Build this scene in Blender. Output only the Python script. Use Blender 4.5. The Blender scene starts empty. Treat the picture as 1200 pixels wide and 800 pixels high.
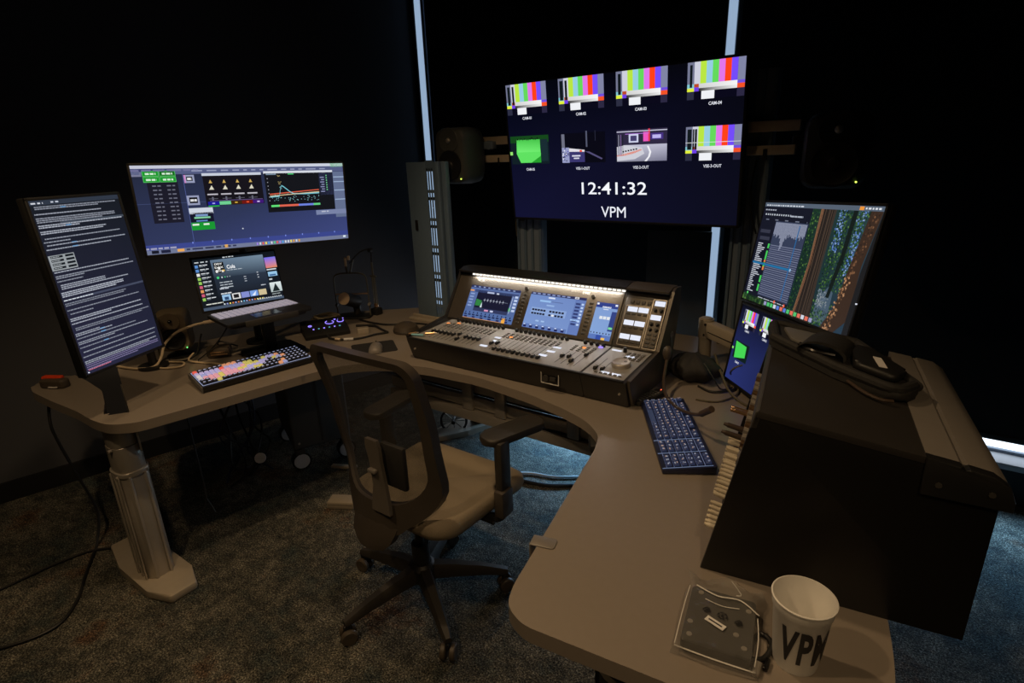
import bpy, bmesh, math, random
from mathutils import Matrix, Vector
random.seed(7)
PI = math.pi
sc = bpy.context.scene
COL = sc.collection

# ------------------------------------------------------------------ camera
CAM_Z, PITCH, ROLL, YAW, FPX = 1.56, 0.32, -0.035, 0.62, 660.0
_f = Vector((0, math.cos(PITCH), -math.sin(PITCH))); _r = Vector((1, 0, 0)); _u = _r.cross(_f)
_r2 = _r*math.cos(ROLL)+_u*math.sin(ROLL); _u2 = -_r*math.sin(ROLL)+_u*math.cos(ROLL)
_RZ = Matrix.Rotation(YAW, 3, 'Z'); _r2 = _RZ@_r2; _u2 = _RZ@_u2; _f = _RZ@_f
cd = bpy.data.cameras.new('camera'); cd.sensor_width = 36; cd.lens = 36*FPX/1200; cd.clip_start = .02
cam = bpy.data.objects.new('camera', cd); COL.objects.link(cam); sc.camera = cam
cam.matrix_world = Matrix(((_r2.x, _u2.x, -_f.x, 0), (_r2.y, _u2.y, -_f.y, 0), (_r2.z, _u2.z, -_f.z, CAM_Z), (0, 0, 0, 1)))

# ------------------------------------------------------------------ world, lights, exposure
wd = bpy.data.worlds.new('world'); sc.world = wd; wd.use_nodes = True
wd.node_tree.nodes['Background'].inputs[0].default_value = (.35, .5, .8, 1)
wd.node_tree.nodes['Background'].inputs[1].default_value = .02
sc.view_settings.view_transform = 'Standard'; sc.view_settings.look = 'None'
sc.view_settings.exposure = 0; sc.view_settings.gamma = 1; sc.view_settings.use_curve_mapping = False
def spot(name, loc, tgt, power, color, size, angle, blend):
    l = bpy.data.lights.new(name, 'SPOT'); l.energy = power; l.color = color; l.shadow_soft_size = size
    l.spot_size = math.radians(angle); l.spot_blend = blend
    o = bpy.data.objects.new(name, l); COL.objects.link(o); o.location = loc
    o.rotation_euler = (Vector(tgt)-Vector(loc)).to_track_quat('-Z', 'Y').to_euler()
WARM = (1, .69, .38)
spot('ceiling_downlight_lamp_a', (-1.15, -.1, 2.66), (-1.40, .55, 0), 36, WARM, .04, 100, .5)
spot('ceiling_downlight_lamp_d', (-2.15, .30, 2.66), (-2.2, .7, 0), 15, WARM, .04, 85, .7)  # spot added so warm light reaches the tan speaker and left wing
spot('ceiling_downlight_lamp_c', (-1.35, 1.05, 2.66), (-1.40, 1.05, 0), 44, WARM, .04, 120, .7)
spot('ceiling_downlight_lamp_b', (.55, -.35, 2.66), (-.25, .75, .3), 36, WARM, .04, 72, .8)
def daylight(name, x, z, w, h, power, drop, spread):      # blue area light at the back window, aimed down
    l = bpy.data.lights.new(name, 'AREA'); l.shape = 'RECTANGLE'; l.size = w; l.size_y = h; l.energy = power; l.color = (.27, .60, 1.0); l.spread = math.radians(spread)
    o = bpy.data.objects.new(name, l); COL.objects.link(o); o.location = (x, 2.99, z); o.rotation_euler = Vector((0, -1, -drop)).to_track_quat('-Z', 'Y').to_euler()
daylight('window_daylight_centre', -1.05, .40, 1.2, .26, 18, .95, 66)  # fill light added to turn the carpet under the desk blue
daylight('window_daylight_right', 1.0, .24, 2.6, .10, 8, .7, 80)

# ------------------------------------------------------------------ materials
def lin(c): return tuple((x/12.92 if x <= .04045 else ((x+.055)/1.055)**2.4) for x in c)
def s8(r, g, b): return lin((r/255, g/255, b/255))
MATS = {}
def mat(name, col, rough=.5, metal=0., var=.08, scale=30., bump=0., spec=.5, coat=0.):
    m = bpy.data.materials.new(name); m.use_nodes = True; nt = m.node_tree; b = nt.nodes['Principled BSDF']
    b.inputs['Roughness'].default_value = rough; b.inputs['Metallic'].default_value = metal
    b.inputs['Specular IOR Level'].default_value = spec; b.inputs['Coat Weight'].default_value = coat
    tc = nt.nodes.new('ShaderNodeTexCoord'); nz = nt.nodes.new('ShaderNodeTexNoise')
    nz.inputs['Scale'].default_value = scale; nz.inputs['Detail'].default_value = 4
    nt.links.new(tc.outputs['Object'], nz.inputs['Vector'])
    mx = nt.nodes.new('ShaderNodeMix'); mx.data_type = 'RGBA'
    mx.inputs[6].default_value = (*[c*(1-var) for c in col], 1); mx.inputs[7].default_value = (*[min(1, c*(1+var)) for c in col], 1)
    nt.links.new(nz.outputs[0], mx.inputs[0]); nt.links.new(mx.outputs[2], b.inputs['Base Color'])
    if bump:
        bp = nt.nodes.new('ShaderNodeBump'); bp.inputs['Strength'].default_value = bump; bp.inputs['Distance'].default_value = .003
        nt.links.new(nz.outputs[0], bp.inputs['Height']); nt.links.new(bp.outputs[0], b.inputs['Normal'])
    MATS[name] = m; return m
def emis(name, col, strength):
    m = bpy.data.materials.new(name); m.use_nodes = True; nt = m.node_tree; nt.nodes.clear()
    e = nt.nodes.new('ShaderNodeEmission'); o = nt.nodes.new('ShaderNodeOutputMaterial')
    e.inputs[0].default_value = (*col, 1); e.inputs[1].default_value = strength; nt.links.new(e.outputs[0], o.inputs[0])
    MATS[name] = m; return m
def colmat(name, emit, rough=.5, strength=1.):
    m = bpy.data.materials.new(name); m.use_nodes = True; nt = m.node_tree; b = nt.nodes['Principled BSDF']
    a = nt.nodes.new('ShaderNodeAttribute'); a.attribute_name = 'Col'
    if emit:
        b.inputs['Base Color'].default_value = (.004, .004, .005, 1); b.inputs['Roughness'].default_value = .35; b.inputs['Specular IOR Level'].default_value = .15
        nt.links.new(a.outputs['Color'], b.inputs['Emission Color']); b.inputs['Emission Strength'].default_value = strength
    else:
        nt.links.new(a.outputs['Color'], b.inputs['Base Color']); b.inputs['Roughness'].default_value = rough
    MATS[name] = m; return m
mat('desk', (.250, .212, .175), .34, 0, .05, 60, .02)
mat('desk_edge', (.25, .21, .17), .33, 0, .05, 60)
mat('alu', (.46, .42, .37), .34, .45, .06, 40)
mat('alu_blue', (.26, .33, .42), .45, .3, .05, 40)  # blue light on the posts is put into this metal's colour
mat('beige_metal', (.42, .36, .28), .45, .2, .06, 40)
mat('black', (.010, .010, .010), .5, 0, .2, 60)
mat('black_gloss', (.006, .006, .007), .22, 0, .2, 60)
mat('black_soft', (.016, .015, .014), .75, 0, .3, 120, .3)
mat('black_panel', (.005, .0045, .004), .42, 0, .15, 20)
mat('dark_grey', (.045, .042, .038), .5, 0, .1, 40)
mat('grey', (.14, .135, .125), .5, 0, .08, 40)
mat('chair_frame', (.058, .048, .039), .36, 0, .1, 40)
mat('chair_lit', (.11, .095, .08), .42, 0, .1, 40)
mat('pad_dark', (.03, .026, .022), .5, 0, .1, 40)
mat('device_dark', (.022, .021, .02), .35, .2, .2, 40)
mat('rack_top', (.026, .023, .021), .45, 0, .12, 30)  # lighter than the side panels: light on the top put into colour
mat('rail_beige', (.72, .58, .42), .45, 0, .05, 40)
mat('column_blue', (.15, .22, .31), .45, .2, .05, 40)  # cool light on slotted column and post ribs painted in as blue
mat('seat', (.27, .22, .155), .9, 0, .12, 350, .4)
mat('console_deck', (.30, .29, .27), .4, .1, .06, 60)
mat('console_body', (.020, .018, .016), .42, 0, .12, 40)
mat('console_panel', (.085, .072, .056), .42, .2, .08, 40)
mat('speaker_grey', (.07, .072, .066), .6, 0, .15, 60, .05)
mat('speaker_tan', (.24, .19, .12), .6, 0, .1, 60, .05)
mat('cone', (.012, .012, .012), .55, 0, .2, 60)
mat('cable_tan', (.62, .50, .34), .5, 0, .05, 30)
mat('cable_black', (.012, .012, .012), .5, 0, .2, 30)
mat('cable_white', (.6, .6, .6), .5, 0, .05, 30)
mat('cable_olive', (.10, .085, .05), .5, 0, .2, 30)
mat('cup', (.74, .72, .68), .45, 0, .03, 30)
mat('ink', (.012, .012, .014), .5, 0, .1, 30)
mat('label_white', (.75, .73, .70), .6, 0, .03, 30)
mat('orange', (.75, .06, .012), .45, 0, .1, 30)
mat('rubber_brown', (.07, .055, .04), .5, 0, .1, 30)
mat('wheel', (.55, .56, .60), .45, 0, .06, 30)
mat('pc_grey', (.085, .087, .09), .55, 0, .06, 30)
mat('plug_white', (.70, .62, .48), .5, 0, .08, 60)
mat('brown_plastic', (.06, .04, .028), .4, 0, .1, 30)
mat('copper', (.55, .35, .2), .3, .9, .1, 30)
mat('wall_dark', (.016, .018, .025), .85, 0, .08, 8)
mat('wall_grey', (.055, .057, .066), .85, 0, .06, 6)
mat('shade_black', (.0035, .0035, .004), .9, 0, .15, 200)
mat('baseboard', (.008, .008, .009), .6, 0, .1, 10)
mat('sill', (.55, .58, .62), .4, 0, .04, 10)
mat('ceiling', (.02, .02, .02), .9, 0, .05, 10)
mat('tan_disc', (.75, .55, .32), .6, 0, .08, 60)
mat('coil', (.30, .25, .16), .6, 0, .1, 60)
mat('hoop', (.12, .11, .075), .4, .4, .1, 60)
mat('kb_blue', (.012, .016, .05), .4, 0, .1, 60)
mat('laptop_deck', (.10, .10, .115), .4, .5, .05, 30)
mat('grey_plastic', (.20, .18, .16), .4, 0, .06, 30)
colmat('screen', True); colmat('keys', False, .45)
def lit_keys(name, strength):
    m = colmat(name, False, .45); nt = m.node_tree; b = nt.nodes['Principled BSDF']; a = [n for n in nt.nodes if n.type == 'ATTRIBUTE'][0]
    nt.links.new(a.outputs['Color'], b.inputs['Emission Color']); b.inputs['Emission Strength'].default_value = strength

emis('daylight', (.78, .88, 1.0), 2.0)
emis('day_strip', s8(156, 182, 212), .85)
emis('led_white', (1, .93, .82), 1.6)
emis('led_green', (.15, 1, .2), 3.); emis('led_yellow', (.7, 1, .1), 2.5); emis('led_red', (1, .12, .05), 3.)
emis('led_purple', (.30, .22, 1.), 1.6); emis('led_cyan', (.2, .7, .8), .5); emis('lcd_white', (.85, .88, 1), .95)

def carpet():
    m = bpy.data.materials.new('carpet'); m.use_nodes = True; nt = m.node_tree; b = nt.nodes['Principled BSDF']; N = nt.nodes.new; L = nt.links.new
    b.inputs['Roughness'].default_value = .95; b.inputs['Specular IOR Level'].default_value = .1
    tc = N('ShaderNodeTexCoord')
    def noise(sc_, det=4, rough=.6):
        n = N('ShaderNodeTexNoise'); n.inputs['Scale'].default_value = sc_; n.inputs['Detail'].default_value = det; n.inputs['Roughness'].default_value = rough
        L(tc.outputs['Object'], n.inputs['Vector']); return n
    def ramp(src, stops):
        r = N('ShaderNodeValToRGB'); e = r.color_ramp.elements
        while len(e) < len(stops): e.new(.5)
        for k, (p, c) in enumerate(stops): e[k].position = p; e[k].color = (*c, 1)
        L(src.outputs[0], r.inputs[0]); return r
    big = ramp(noise(3.2, 6, .7), [(.36, (.055, .070, .072)), (.48, (.095, .092, .080)), (.56, (.15, .145, .125)), (.66, (.12, .075, .052))])
    fine = ramp(noise(170, 3, .8), [(.36, (.06, .06, .06)), (.52, (.75, .75, .75)), (.66, (2.8, 2.8, 2.7))])
    mid = ramp(noise(24, 5, .75), [(.38, (.5, .52, .54)), (.6, (1.25, 1.22, 1.15))])
    m1 = N('ShaderNodeMix'); m1.data_type = 'RGBA'; m1.blend_type = 'MULTIPLY'; m1.inputs[0].default_value = 1
    m2 = N('ShaderNodeMix'); m2.data_type = 'RGBA'; m2.blend_type = 'MULTIPLY'; m2.inputs[0].default_value = 1
    L(big.outputs[0], m1.inputs[6]); L(fine.outputs[0], m1.inputs[7]); L(m1.outputs[2], m2.inputs[6]); L(mid.outputs[0], m2.inputs[7])
    L(m2.outputs[2], b.inputs['Base Color'])
    bp = N('ShaderNodeBump'); bp.inputs['Strength'].default_value = .8; bp.inputs['Distance'].default_value = .006
    L(noise(190, 2, .7).outputs[0], bp.inputs['Height']); L(bp.outputs[0], b.inputs['Normal'])
    MATS['carpet'] = m
carpet()
def translucent(name, col, alpha, rough=.6, metal=0., weave=0, gloss=0.):
    m = bpy.data.materials.new(name); m.use_nodes = True; nt = m.node_tree; b = nt.nodes['Principled BSDF']
    b.inputs['Base Color'].default_value = (*col, 1); b.inputs['Roughness'].default_value = rough; b.inputs['Metallic'].default_value = metal
    b.inputs['Alpha'].default_value = alpha; b.inputs['Specular IOR Level'].default_value = .5+gloss
    if weave:
        tc = nt.nodes.new('ShaderNodeTexCoord'); nz = nt.nodes.new('ShaderNodeTexVoronoi'); nz.inputs['Scale'].default_value = weave
        nt.links.new(tc.outputs['Object'], nz.inputs['Vector']); mr = nt.nodes.new('ShaderNodeMapRange')
        mr.inputs[1].default_value = 0; mr.inputs[2].default_value = .6; mr.inputs[3].default_value = alpha-.15; mr.inputs[4].default_value = alpha+.15
        nt.links.new(nz.outputs[0], mr.inputs[0]); nt.links.new(mr.outputs[0], b.inputs['Alpha'])
    MATS[name] = m; return m
translucent('chair_mesh', (.04, .036, .03), .42, .8, 0, 500)
def bagmat():
    m = translucent('static_film', (.30, .29, .27), .30, .12, 0, 0, .5); nt = m.node_tree; b = nt.nodes['Principled BSDF']
    tc = nt.nodes.new('ShaderNodeTexCoord'); nz = nt.nodes.new('ShaderNodeTexNoise'); nz.inputs['Scale'].default_value = 26; nz.inputs['Detail'].default_value = 3
    nt.links.new(tc.outputs['Object'], nz.inputs['Vector']); bp = nt.nodes.new('ShaderNodeBump'); bp.inputs['Strength'].default_value = .5; bp.inputs['Distance'].default_value = .01
    nt.links.new(nz.outputs[0], bp.inputs['Height']); nt.links.new(bp.outputs[0], b.inputs['Normal'])
bagmat()

# ------------------------------------------------------------------ mesh helpers
def catmull(pts, n=6, closed=False):
    P = [Vector(p) for p in pts]; out = []; k = len(P); rng = k if closed else k-1
    for i in range(rng):
        if closed: a, b, c, d = P[(i-1) % k], P[i], P[(i+1) % k], P[(i+2) % k]
        else: a, b, c, d = P[max(i-1, 0)], P[i], P[i+1], P[min(i+2, k-1)]
        for j in range(n):
            t = j/n; out.append(.5*((2*b)+(c-a)*t+(2*a-5*b+4*c-d)*t*t+(3*b-a-3*c+d)*t**3))
    if not closed: out.append(P[-1])
    return out
def roundpoly(pts, rad, n=5):
    out = []; k = len(pts)
    for i in range(k):
        p = Vector(pts[i]).to_2d(); a = Vector(pts[i-1]).to_2d(); b = Vector(pts[(i+1) % k]).to_2d()
        r = rad[i] if isinstance(rad, (list, tuple)) else rad
        if r <= 0: out.append((p.x, p.y)); continue
        u = (a-p); v = (b-p); lu, lv = u.length, v.length; u.normalize(); v.normalize()
        ang = math.acos(max(-1, min(1, u.dot(v))))
        if ang > 3.1: out.append((p.x, p.y)); continue
        d = min(r/math.tan(ang/2), lu*.48, lv*.48); r2 = d*math.tan(ang/2)
        c = p+(u+v).normalized()*(r2/math.sin(ang/2)); s = p+u*d-c; e = p+v*d-c
        a0 = math.atan2(s.y, s.x); a1 = math.atan2(e.y, e.x); da = (a1-a0+PI) % (2*PI)-PI
        for j in range(n+1):
            t = a0+da*j/n; out.append((c.x+r2*math.cos(t), c.y+r2*math.sin(t)))
    return out
class MB:
    def __init__(s): s.bm = bmesh.new(); s.cl = None
    def _col(s, faces, col):
        if col is None: return
        if s.cl is None: s.cl = s.bm.loops.layers.float_color.new('Col')
        for f in faces:
            for l in f.loops: l[s.cl] = (*col, 1)
    def _bev(s, verts, off, seg):
        es = {e for v in verts for e in v.link_edges}
        bmesh.ops.bevel(s.bm, geom=list(es), offset=off, segments=seg, affect='EDGES', profile=.5, clamp_overlap=True)
    def box(s, c, d, M=None, bev=0, seg=2, col=None, taper=None):
        r = bmesh.ops.create_cube(s.bm, size=1)['verts']
        for v in r:
            v.co = Vector((v.co.x*d[0], v.co.y*d[1], v.co.z*d[2]))
            if taper and v.co.z > 0: v.co.x *= taper[0]; v.co.y *= taper[1]
            v.co += Vector(c)
            if M is not None: v.co = M@v.co
        if col is not None:
            s._col({f for v in r for f in v.link_faces}, col)
        if bev: s._bev(r, bev, seg)
        return s
    def cyl(s, p0, p1, r0, r1=None, n=16, caps=True, M=None, col=None):
        r1 = r0 if r1 is None else r1; p0 = Vector(p0); p1 = Vector(p1); d = (p1-p0).normalized()
        a = d.orthogonal().normalized(); b = d.cross(a); A = []; B = []
        for i in range(n):
            t = 2*PI*i/n; o = a*math.cos(t)+b*math.sin(t)
            q0, q1 = p0+o*r0, p1+o*r1
            if M is not None: q0, q1 = M@q0, M@q1
            A.append(s.bm.verts.new(q0)); B.append(s.bm.verts.new(q1))
        fs = [s.bm.faces.new((A[i], A[(i+1) % n], B[(i+1) % n], B[i])) for i in range(n)]
        if caps: fs += [s.bm.faces.new(A[::-1]), s.bm.faces.new(B)]
        s._col(fs, col); return s
    def tube(s, pts, r, n=8, smooth=0, closed=False, M=None, flat=None):
        P = catmull(pts, smooth, closed) if smooth else [Vector(p) for p in pts]
        if M is not None: P = [M@p for p in P]
        k = len(P); rings = []; prev = None
        for i in range(k):
            if closed: d = P[(i+1) % k]-P[i-1]
            else: d = P[min(i+1, k-1)]-P[max(i-1, 0)]
            if d.length < 1e-9: d = Vector((0, 0, 1))
            d.normalize()
            if prev is None: a = d.orthogonal().normalized()
            else:
                a = prev-d*prev.dot(d); a = a.normalized() if a.length > 1e-6 else d.orthogonal().normalized()
            prev = a; b = d.cross(a); rr = r[min(int(i*len(r)/k), len(r)-1)] if isinstance(r, (list, tuple)) else r
            rings.append([s.bm.verts.new(P[i]+a*rr*math.cos(2*PI*j/n)+b*rr*math.sin(2*PI*j/n)) for j in range(n)])
        for i in range(k if closed else k-1):
            A, B = rings[i], rings[(i+1) % k]
            for j in range(n): s.bm.faces.new((A[j], A[(j+1) % n], B[(j+1) % n], B[j]))
        if not closed: s.bm.faces.new(rings[0][::-1]); s.bm.faces.new(rings[-1])
        return s
    def lathe(s, prof, n=24, M=None, o=(0, 0, 0), cap0=False, cap1=False):
        o = Vector(o); R = []
        for r, z in prof:
            ring = []
            for i in range(n):
                t = 2*PI*i/n; q = o+Vector((r*math.cos(t), r*math.sin(t), z)); ring.append(s.bm.verts.new(M@q if M is not None else q))
            R.append(ring)
        for A, B in zip(R, R[1:]):
            for i in range(n): s.bm.faces.new((A[i], A[(i+1) % n], B[(i+1) % n], B[i]))
        if cap0: s.bm.faces.new(R[0][::-1])
        if cap1: s.bm.faces.new(R[-1])
        return s
    def prism(s, poly, z0, z1, bev=0, seg=3, M=None, col=None, bot=True, clamp=True):
        A = [s.bm.verts.new((p[0], p[1], z0)) for p in poly]; B = [s.bm.verts.new((p[0], p[1], z1)) for p in poly]; n = len(poly)
        fs = [s.bm.faces.new((A[i], A[(i+1) % n], B[(i+1) % n], B[i])) for i in range(n)]
        fs += [s.bm.faces.new(A[::-1]), s.bm.faces.new(B)]
        s._col(fs, col)
        vs = A+B
        if bev:
            es = [e for f in (fs[-1], fs[-2]) for e in f.edges] if bot else list(fs[-1].edges)
            r = bmesh.ops.bevel(s.bm, geom=es, offset=bev, segments=seg, affect='EDGES', profile=.5, clamp_overlap=clamp)
            vs = list({v for v in vs if v.is_valid} | set(r['verts']))
        if M is not None:
            for v in vs: v.co = M@v.co
        return s
    def loft(s, rings, closed=True, caps=False):
        R = [[s.bm.verts.new(p) for p in ring] for ring in rings]; n = len(R[0])
        for A, B in zip(R, R[1:]):
            for i in range(n if closed else n-1): s.bm.faces.new((A[i], A[(i+1) % n], B[(i+1) % n], B[i]))
        if caps: s.bm.faces.new(R[0][::-1]); s.bm.faces.new(R[-1])
        return s
    def mesh(s, name, smooth=35):
        bmesh.ops.recalc_face_normals(s.bm, faces=s.bm.faces)
        me = bpy.data.meshes.new(name); s.bm.to_mesh(me); s.bm.free()
        if smooth:
            me.polygons.foreach_set('use_smooth', [True]*len(me.polygons)); me.set_sharp_from_angle(angle=math.radians(smooth))
        return me
PM = {}
def T(x, y, z=0, rz=0, rx=0, ry=0): return Matrix.Translation((x, y, z))@Matrix.Rotation(rz, 4, 'Z')@Matrix.Rotation(rx, 4, 'X')@Matrix.Rotation(ry, 4, 'Y')
def tag(o, label, cat, group=None):
    o['label'] = label; o['category'] = cat
    if group: o['group'] = group
    return o
def thing(name, label, cat, x=0, y=0, z=0, rz=0, group=None):
    o = bpy.data.objects.new(name, None); COL.objects.link(o); o.empty_display_size = .05
    o.matrix_basis = T(x, y, z, rz); PM[o] = T(x, y, z, rz); return tag(o, label, cat, group)
def link(name, me, m, parent=None, Mw=None):
    o = bpy.data.objects.new(name, me); COL.objects.link(o)
    if m is not None and not me.materials: me.materials.append(MATS[m])
    if parent is not None:
        o.parent = parent
        Mw = PM[parent] if Mw is None else Mw
        o.matrix_basis = PM[parent].inverted()@Mw; PM[o] = Mw
    else:
        Mw = Mw if Mw is not None else Matrix.Identity(4)
        o.matrix_basis = Mw; PM[o] = Mw
    return o
def part(name, mb, m, parent, Mw=None, smooth=35, label=None):
    o = link(name, mb.mesh(name, smooth), m, parent, Mw)
    if label: o['label'] = label
    return o
def solo(name, mb, m, label, cat, Mw=None, group=None, smooth=35): return tag(link(name, mb.mesh(name, smooth), m, None, Mw), label, cat, group)
def struct(name, mb, m, parent=None, Mw=None):
    o = link(name, mb.mesh(name, 30), m, parent, Mw)
    if parent is None: o['kind'] = 'structure'
    return o
_tc = {}
def text_tris(body, bold=0., shear=0., space=1.):
    key = (body, bold, shear, space)
    if key in _tc: return _tc[key]
    cu = bpy.data.curves.new('t', 'FONT'); cu.body = body; cu.size = 1; cu.align_x = 'CENTER'; cu.align_y = 'CENTER'; cu.offset = bold; cu.shear = shear; cu.space_character = space; cu.resolution_u = 3
    o = bpy.data.objects.new('t', cu); COL.objects.link(o); dg = bpy.context.evaluated_depsgraph_get(); dg.update()
    me = bpy.data.meshes.new_from_object(o.evaluated_get(dg)); me.calc_loop_triangles()
    tris = [[(me.vertices[v].co.x, me.vertices[v].co.y) for v in t.vertices] for t in me.loop_triangles]
    bpy.data.objects.remove(o); bpy.data.curves.remove(cu); bpy.data.meshes.remove(me)
    xs = [p[0] for t in tris for p in t]; ys = [p[1] for t in tris for p in t]
    bb = (min(xs), max(xs), min(ys), max(ys)); _tc[key] = (tris, bb); return _tc[key]
class Canvas:
    """flat picture on a screen: coloured polygons in u,v (0..1, v up), drawn in layers a fraction of a millimetre apart"""
    def __init__(s, w, h): s.w = w; s.h = h; s.P = []; s.lay = 0
    def poly(s, pts, col, cols=None): s.P.append((pts, cols or [lin([c/255 for c in col])]*len(pts), s.lay)); return s
    def rect(s, u0, v0, u1, v1, col): return s.poly([(u0, v0), (u1, v0), (u1, v1), (u0, v1)], col)
    def grad(s, u0, v0, u1, v1, c00, c10, c11, c01):
        f = lambda c: lin([x/255 for x in c]); return s.poly([(u0, v0), (u1, v0), (u1, v1), (u0, v1)], None, [f(c00), f(c10), f(c11), f(c01)])
    def up(s): s.lay += 1; return s
    def disc(s, u, v, r, col, n=12): return s.poly([(u+r*math.cos(2*PI*i/n), v+r*s.w/s.h*math.sin(2*PI*i/n)) for i in range(n)], col)
    def text(s, body, u, v, hv, col, wmax=None, bold=.01):
        tris, bb = text_tris(body, bold); th = bb[3]-bb[2]; k = hv*s.h/th; kx = k
        if wmax: kx = wmax*s.w/(bb[1]-bb[0])
        cx, cy = (bb[0]+bb[1])/2, (bb[2]+bb[3])/2
        for t in tris: s.poly([(u+(p[0]-cx)*kx/s.w, v+(p[1]-cy)*k/s.h) for p in t], col)
        return s
    def words(s, u0, u1, v, hv, col, gap=.012, wl=(.015, .06)):
        u = u0
        while u < u1:
            w = min(random.uniform(*wl), u1-u); s.rect(u, v-hv/2, u+w, v+hv/2, col); u += w+gap
        return s
    def mesh(s, name):
        vs = []; fs = []; cs = []
        for pts, cols, lay in s.P:
            i = len(vs)
            for p in pts: vs.append(((p[0]-.5)*s.w, -.00025*lay, (p[1]-.5)*s.h))
            fs.append(tuple(range(i, i+len(pts)))); cs += cols
        me = bpy.data.meshes.new(name); me.from_pydata(vs, [], fs); ca = me.color_attributes.new('Col', 'FLOAT_COLOR', 'CORNER')
        flat = [];
        for c in cs: flat += [*c, 1]
        ca.data.foreach_set('color', flat); me.update(); return me
def pose(C, yaw, tilt, roll):
    d = Vector((math.cos(yaw), math.sin(yaw), 0)); n = Vector((-math.sin(yaw), math.cos(yaw), 0))
    u = Vector((0, 0, 1))*math.cos(tilt)+n*math.sin(tilt)
    d2 = d*math.cos(roll)+u*math.sin(roll); u2 = u*math.cos(roll)-d*math.sin(roll); n2 = u2.cross(d2)
    return Matrix(((d2.x, n2.x, u2.x, C[0]), (d2.y, n2.y, u2.y, C[1]), (d2.z, n2.z, u2.z, C[2]), (0, 0, 0, 1)))
def XZ(): return Matrix.Rotation(PI/2, 4, 'X')   # prism drawn in x,z: (x,y,z)->(x,-z,y)

# ------------------------------------------------------------------ the room
def quadbox(p0, p1, z0, z1, th):   # wall slab between two plan points, thickness to the left of p0->p1
    a = Vector((*p0, 0)); b = Vector((*p1, 0)); d = (b-a).normalized(); n = Vector((-d.y, d.x, 0))*th
    return MB().prism([(a.x, a.y), (b.x, b.y), (b.x+n.x, b.y+n.y), (a.x+n.x, a.y+n.y)], z0, z1)
struct('floor', MB().box((-.5, .5, -.05), (8.4, 6.4, .1)), 'carpet')
struct('ceiling', MB().box((-.5, .5, 2.78), (8.4, 6.4, .1)), 'ceiling')
BY = 3.0
struct('wall_left', quadbox((-4.3, -2.6), (-2.81, BY+.25), 0, 2.73, .1), 'wall_grey')
struct('baseboard_left', quadbox((-4.28, -2.6), (-2.80, BY+.22), 0, .1, .03), 'baseboard')
struct('wall_right', quadbox((2.6, BY+.25), (2.6, -2.6), 0, 2.73, .1), 'wall_dark')
struct('wall_front', quadbox((2.6, -2.6), (-4.3, -2.6), 0, 2.73, .1), 'wall_dark')
# window wall behind the desk: lit glass behind lowered black shades, a gap between shades and a slot under them
GAPS = [(-2.84, -2.745), (-.856, -.788)]
wb = struct('wall_back', MB().box((-.4, BY+.30, 1.365), (6.2, .08, 2.73)), 'wall_dark')
w1 = struct('window_1', MB().box((.0, BY+.105, .175), (5.4, .16, .03), bev=.004), 'sill')
struct('apron', MB().box((0, BY+.1, .08), (5.4, .14, .16)), 'baseboard', w1)
struct('pane', MB().box((-.2, BY+.16, .40), (5.0, .008, .40)), 'daylight', w1)  # taller part is unseen, added behind the raised centre hem
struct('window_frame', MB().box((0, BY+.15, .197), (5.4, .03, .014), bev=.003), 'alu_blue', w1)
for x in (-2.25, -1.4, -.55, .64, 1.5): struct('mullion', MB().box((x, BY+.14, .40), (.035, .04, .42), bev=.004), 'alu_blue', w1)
for i, (a, b) in enumerate(GAPS):
    w = struct('window_%d' % (i+2), MB().box(((a+b)/2, BY+.05, 1.515), (.20, .008, 2.42)), 'day_strip')
    struct('mullion', MB().cyl((b-(.026, .012)[i], BY+.032, .32), (b-(.026, .012)[i], BY+.032, 2.72), .016, n=16), 'alu_blue', w)
edges = [-3.0, GAPS[0][0], GAPS[0][1], GAPS[1][0], GAPS[1][1], 2.6]
for i in range(0, 6, 2):
    a, b = edges[i], edges[i+1]; zh = .56 if i == 2 else .297  # centre hem raised where unseen, added to let more blue light in
    tr = struct('trim_%d' % (i//2+1), MB().box(((a+b)/2, BY+.02, (zh+2.74)/2), (b-a, .012, 2.74-zh)), 'shade_black')
    struct('hem_bar', MB().box(((a+b)/2, BY+.02, zh+.015), (b-a, .022, .03), bev=.005), 'black', tr)
pw = struct('trim_4', MB().box((-.985, BY-.10, .87), (.33, .03, .58), bev=.004), 'dark_grey')

# ------------------------------------------------------------------ production desk
DZ = .72
desk = thing('production_desk', 'large brown-grey wraparound control desk with rounded edges on metal lift columns', 'desk', -1.3, 1.9, 0)
front = [(-2.185, .722), (-2.278, .650), (-2.40, .70), (-2.555, .748), (-2.74, .76), (-2.92, .76), (-2.93, .62), (-2.80, .59), (-2.60, .598), (-2.42, .612), (-2.27, .612), (-2.17, .625), (-2.105, .69),
         (-2.04, .97), (-1.975, 1.28), (-1.93, 1.44), (-1.80, 1.545), (-1.59, 1.602), (-1.335, 1.622), (-1.06, 1.585), (-.90, 1.545), (-.78, 1.50), (-.70, 1.43), (-.672, 1.34),
         (-.60, .97), (-.56, .76), (-.54, .705), (-.485, .683), (-.22, .712), (.10, .757), (.09, .96), (-.06, 1.96), (-.35, 2.55), (-2.05, 2.55), (-2.62, 2.05), (-2.95, .98), (-2.79, .895)]
rad = [.022, .022, .2, .25, .1, .06, .08, .2, .5, .5, .25, .14, .1, 1, .6, .25, .3, .5, .6, .6, .4, .25, .12, .15, 1, .2, .06, .08, .5, .03, 1, .1, .1, .1, .15, .05, .06]
top2 = roundpoly(front, rad, 5)
desk_o = Matrix.Identity(4)
tt = part('tabletop', MB().prism(top2, DZ-.036, DZ, .0172, 6, clamp=False), 'desk', desk, desk_o, 40)
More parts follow.
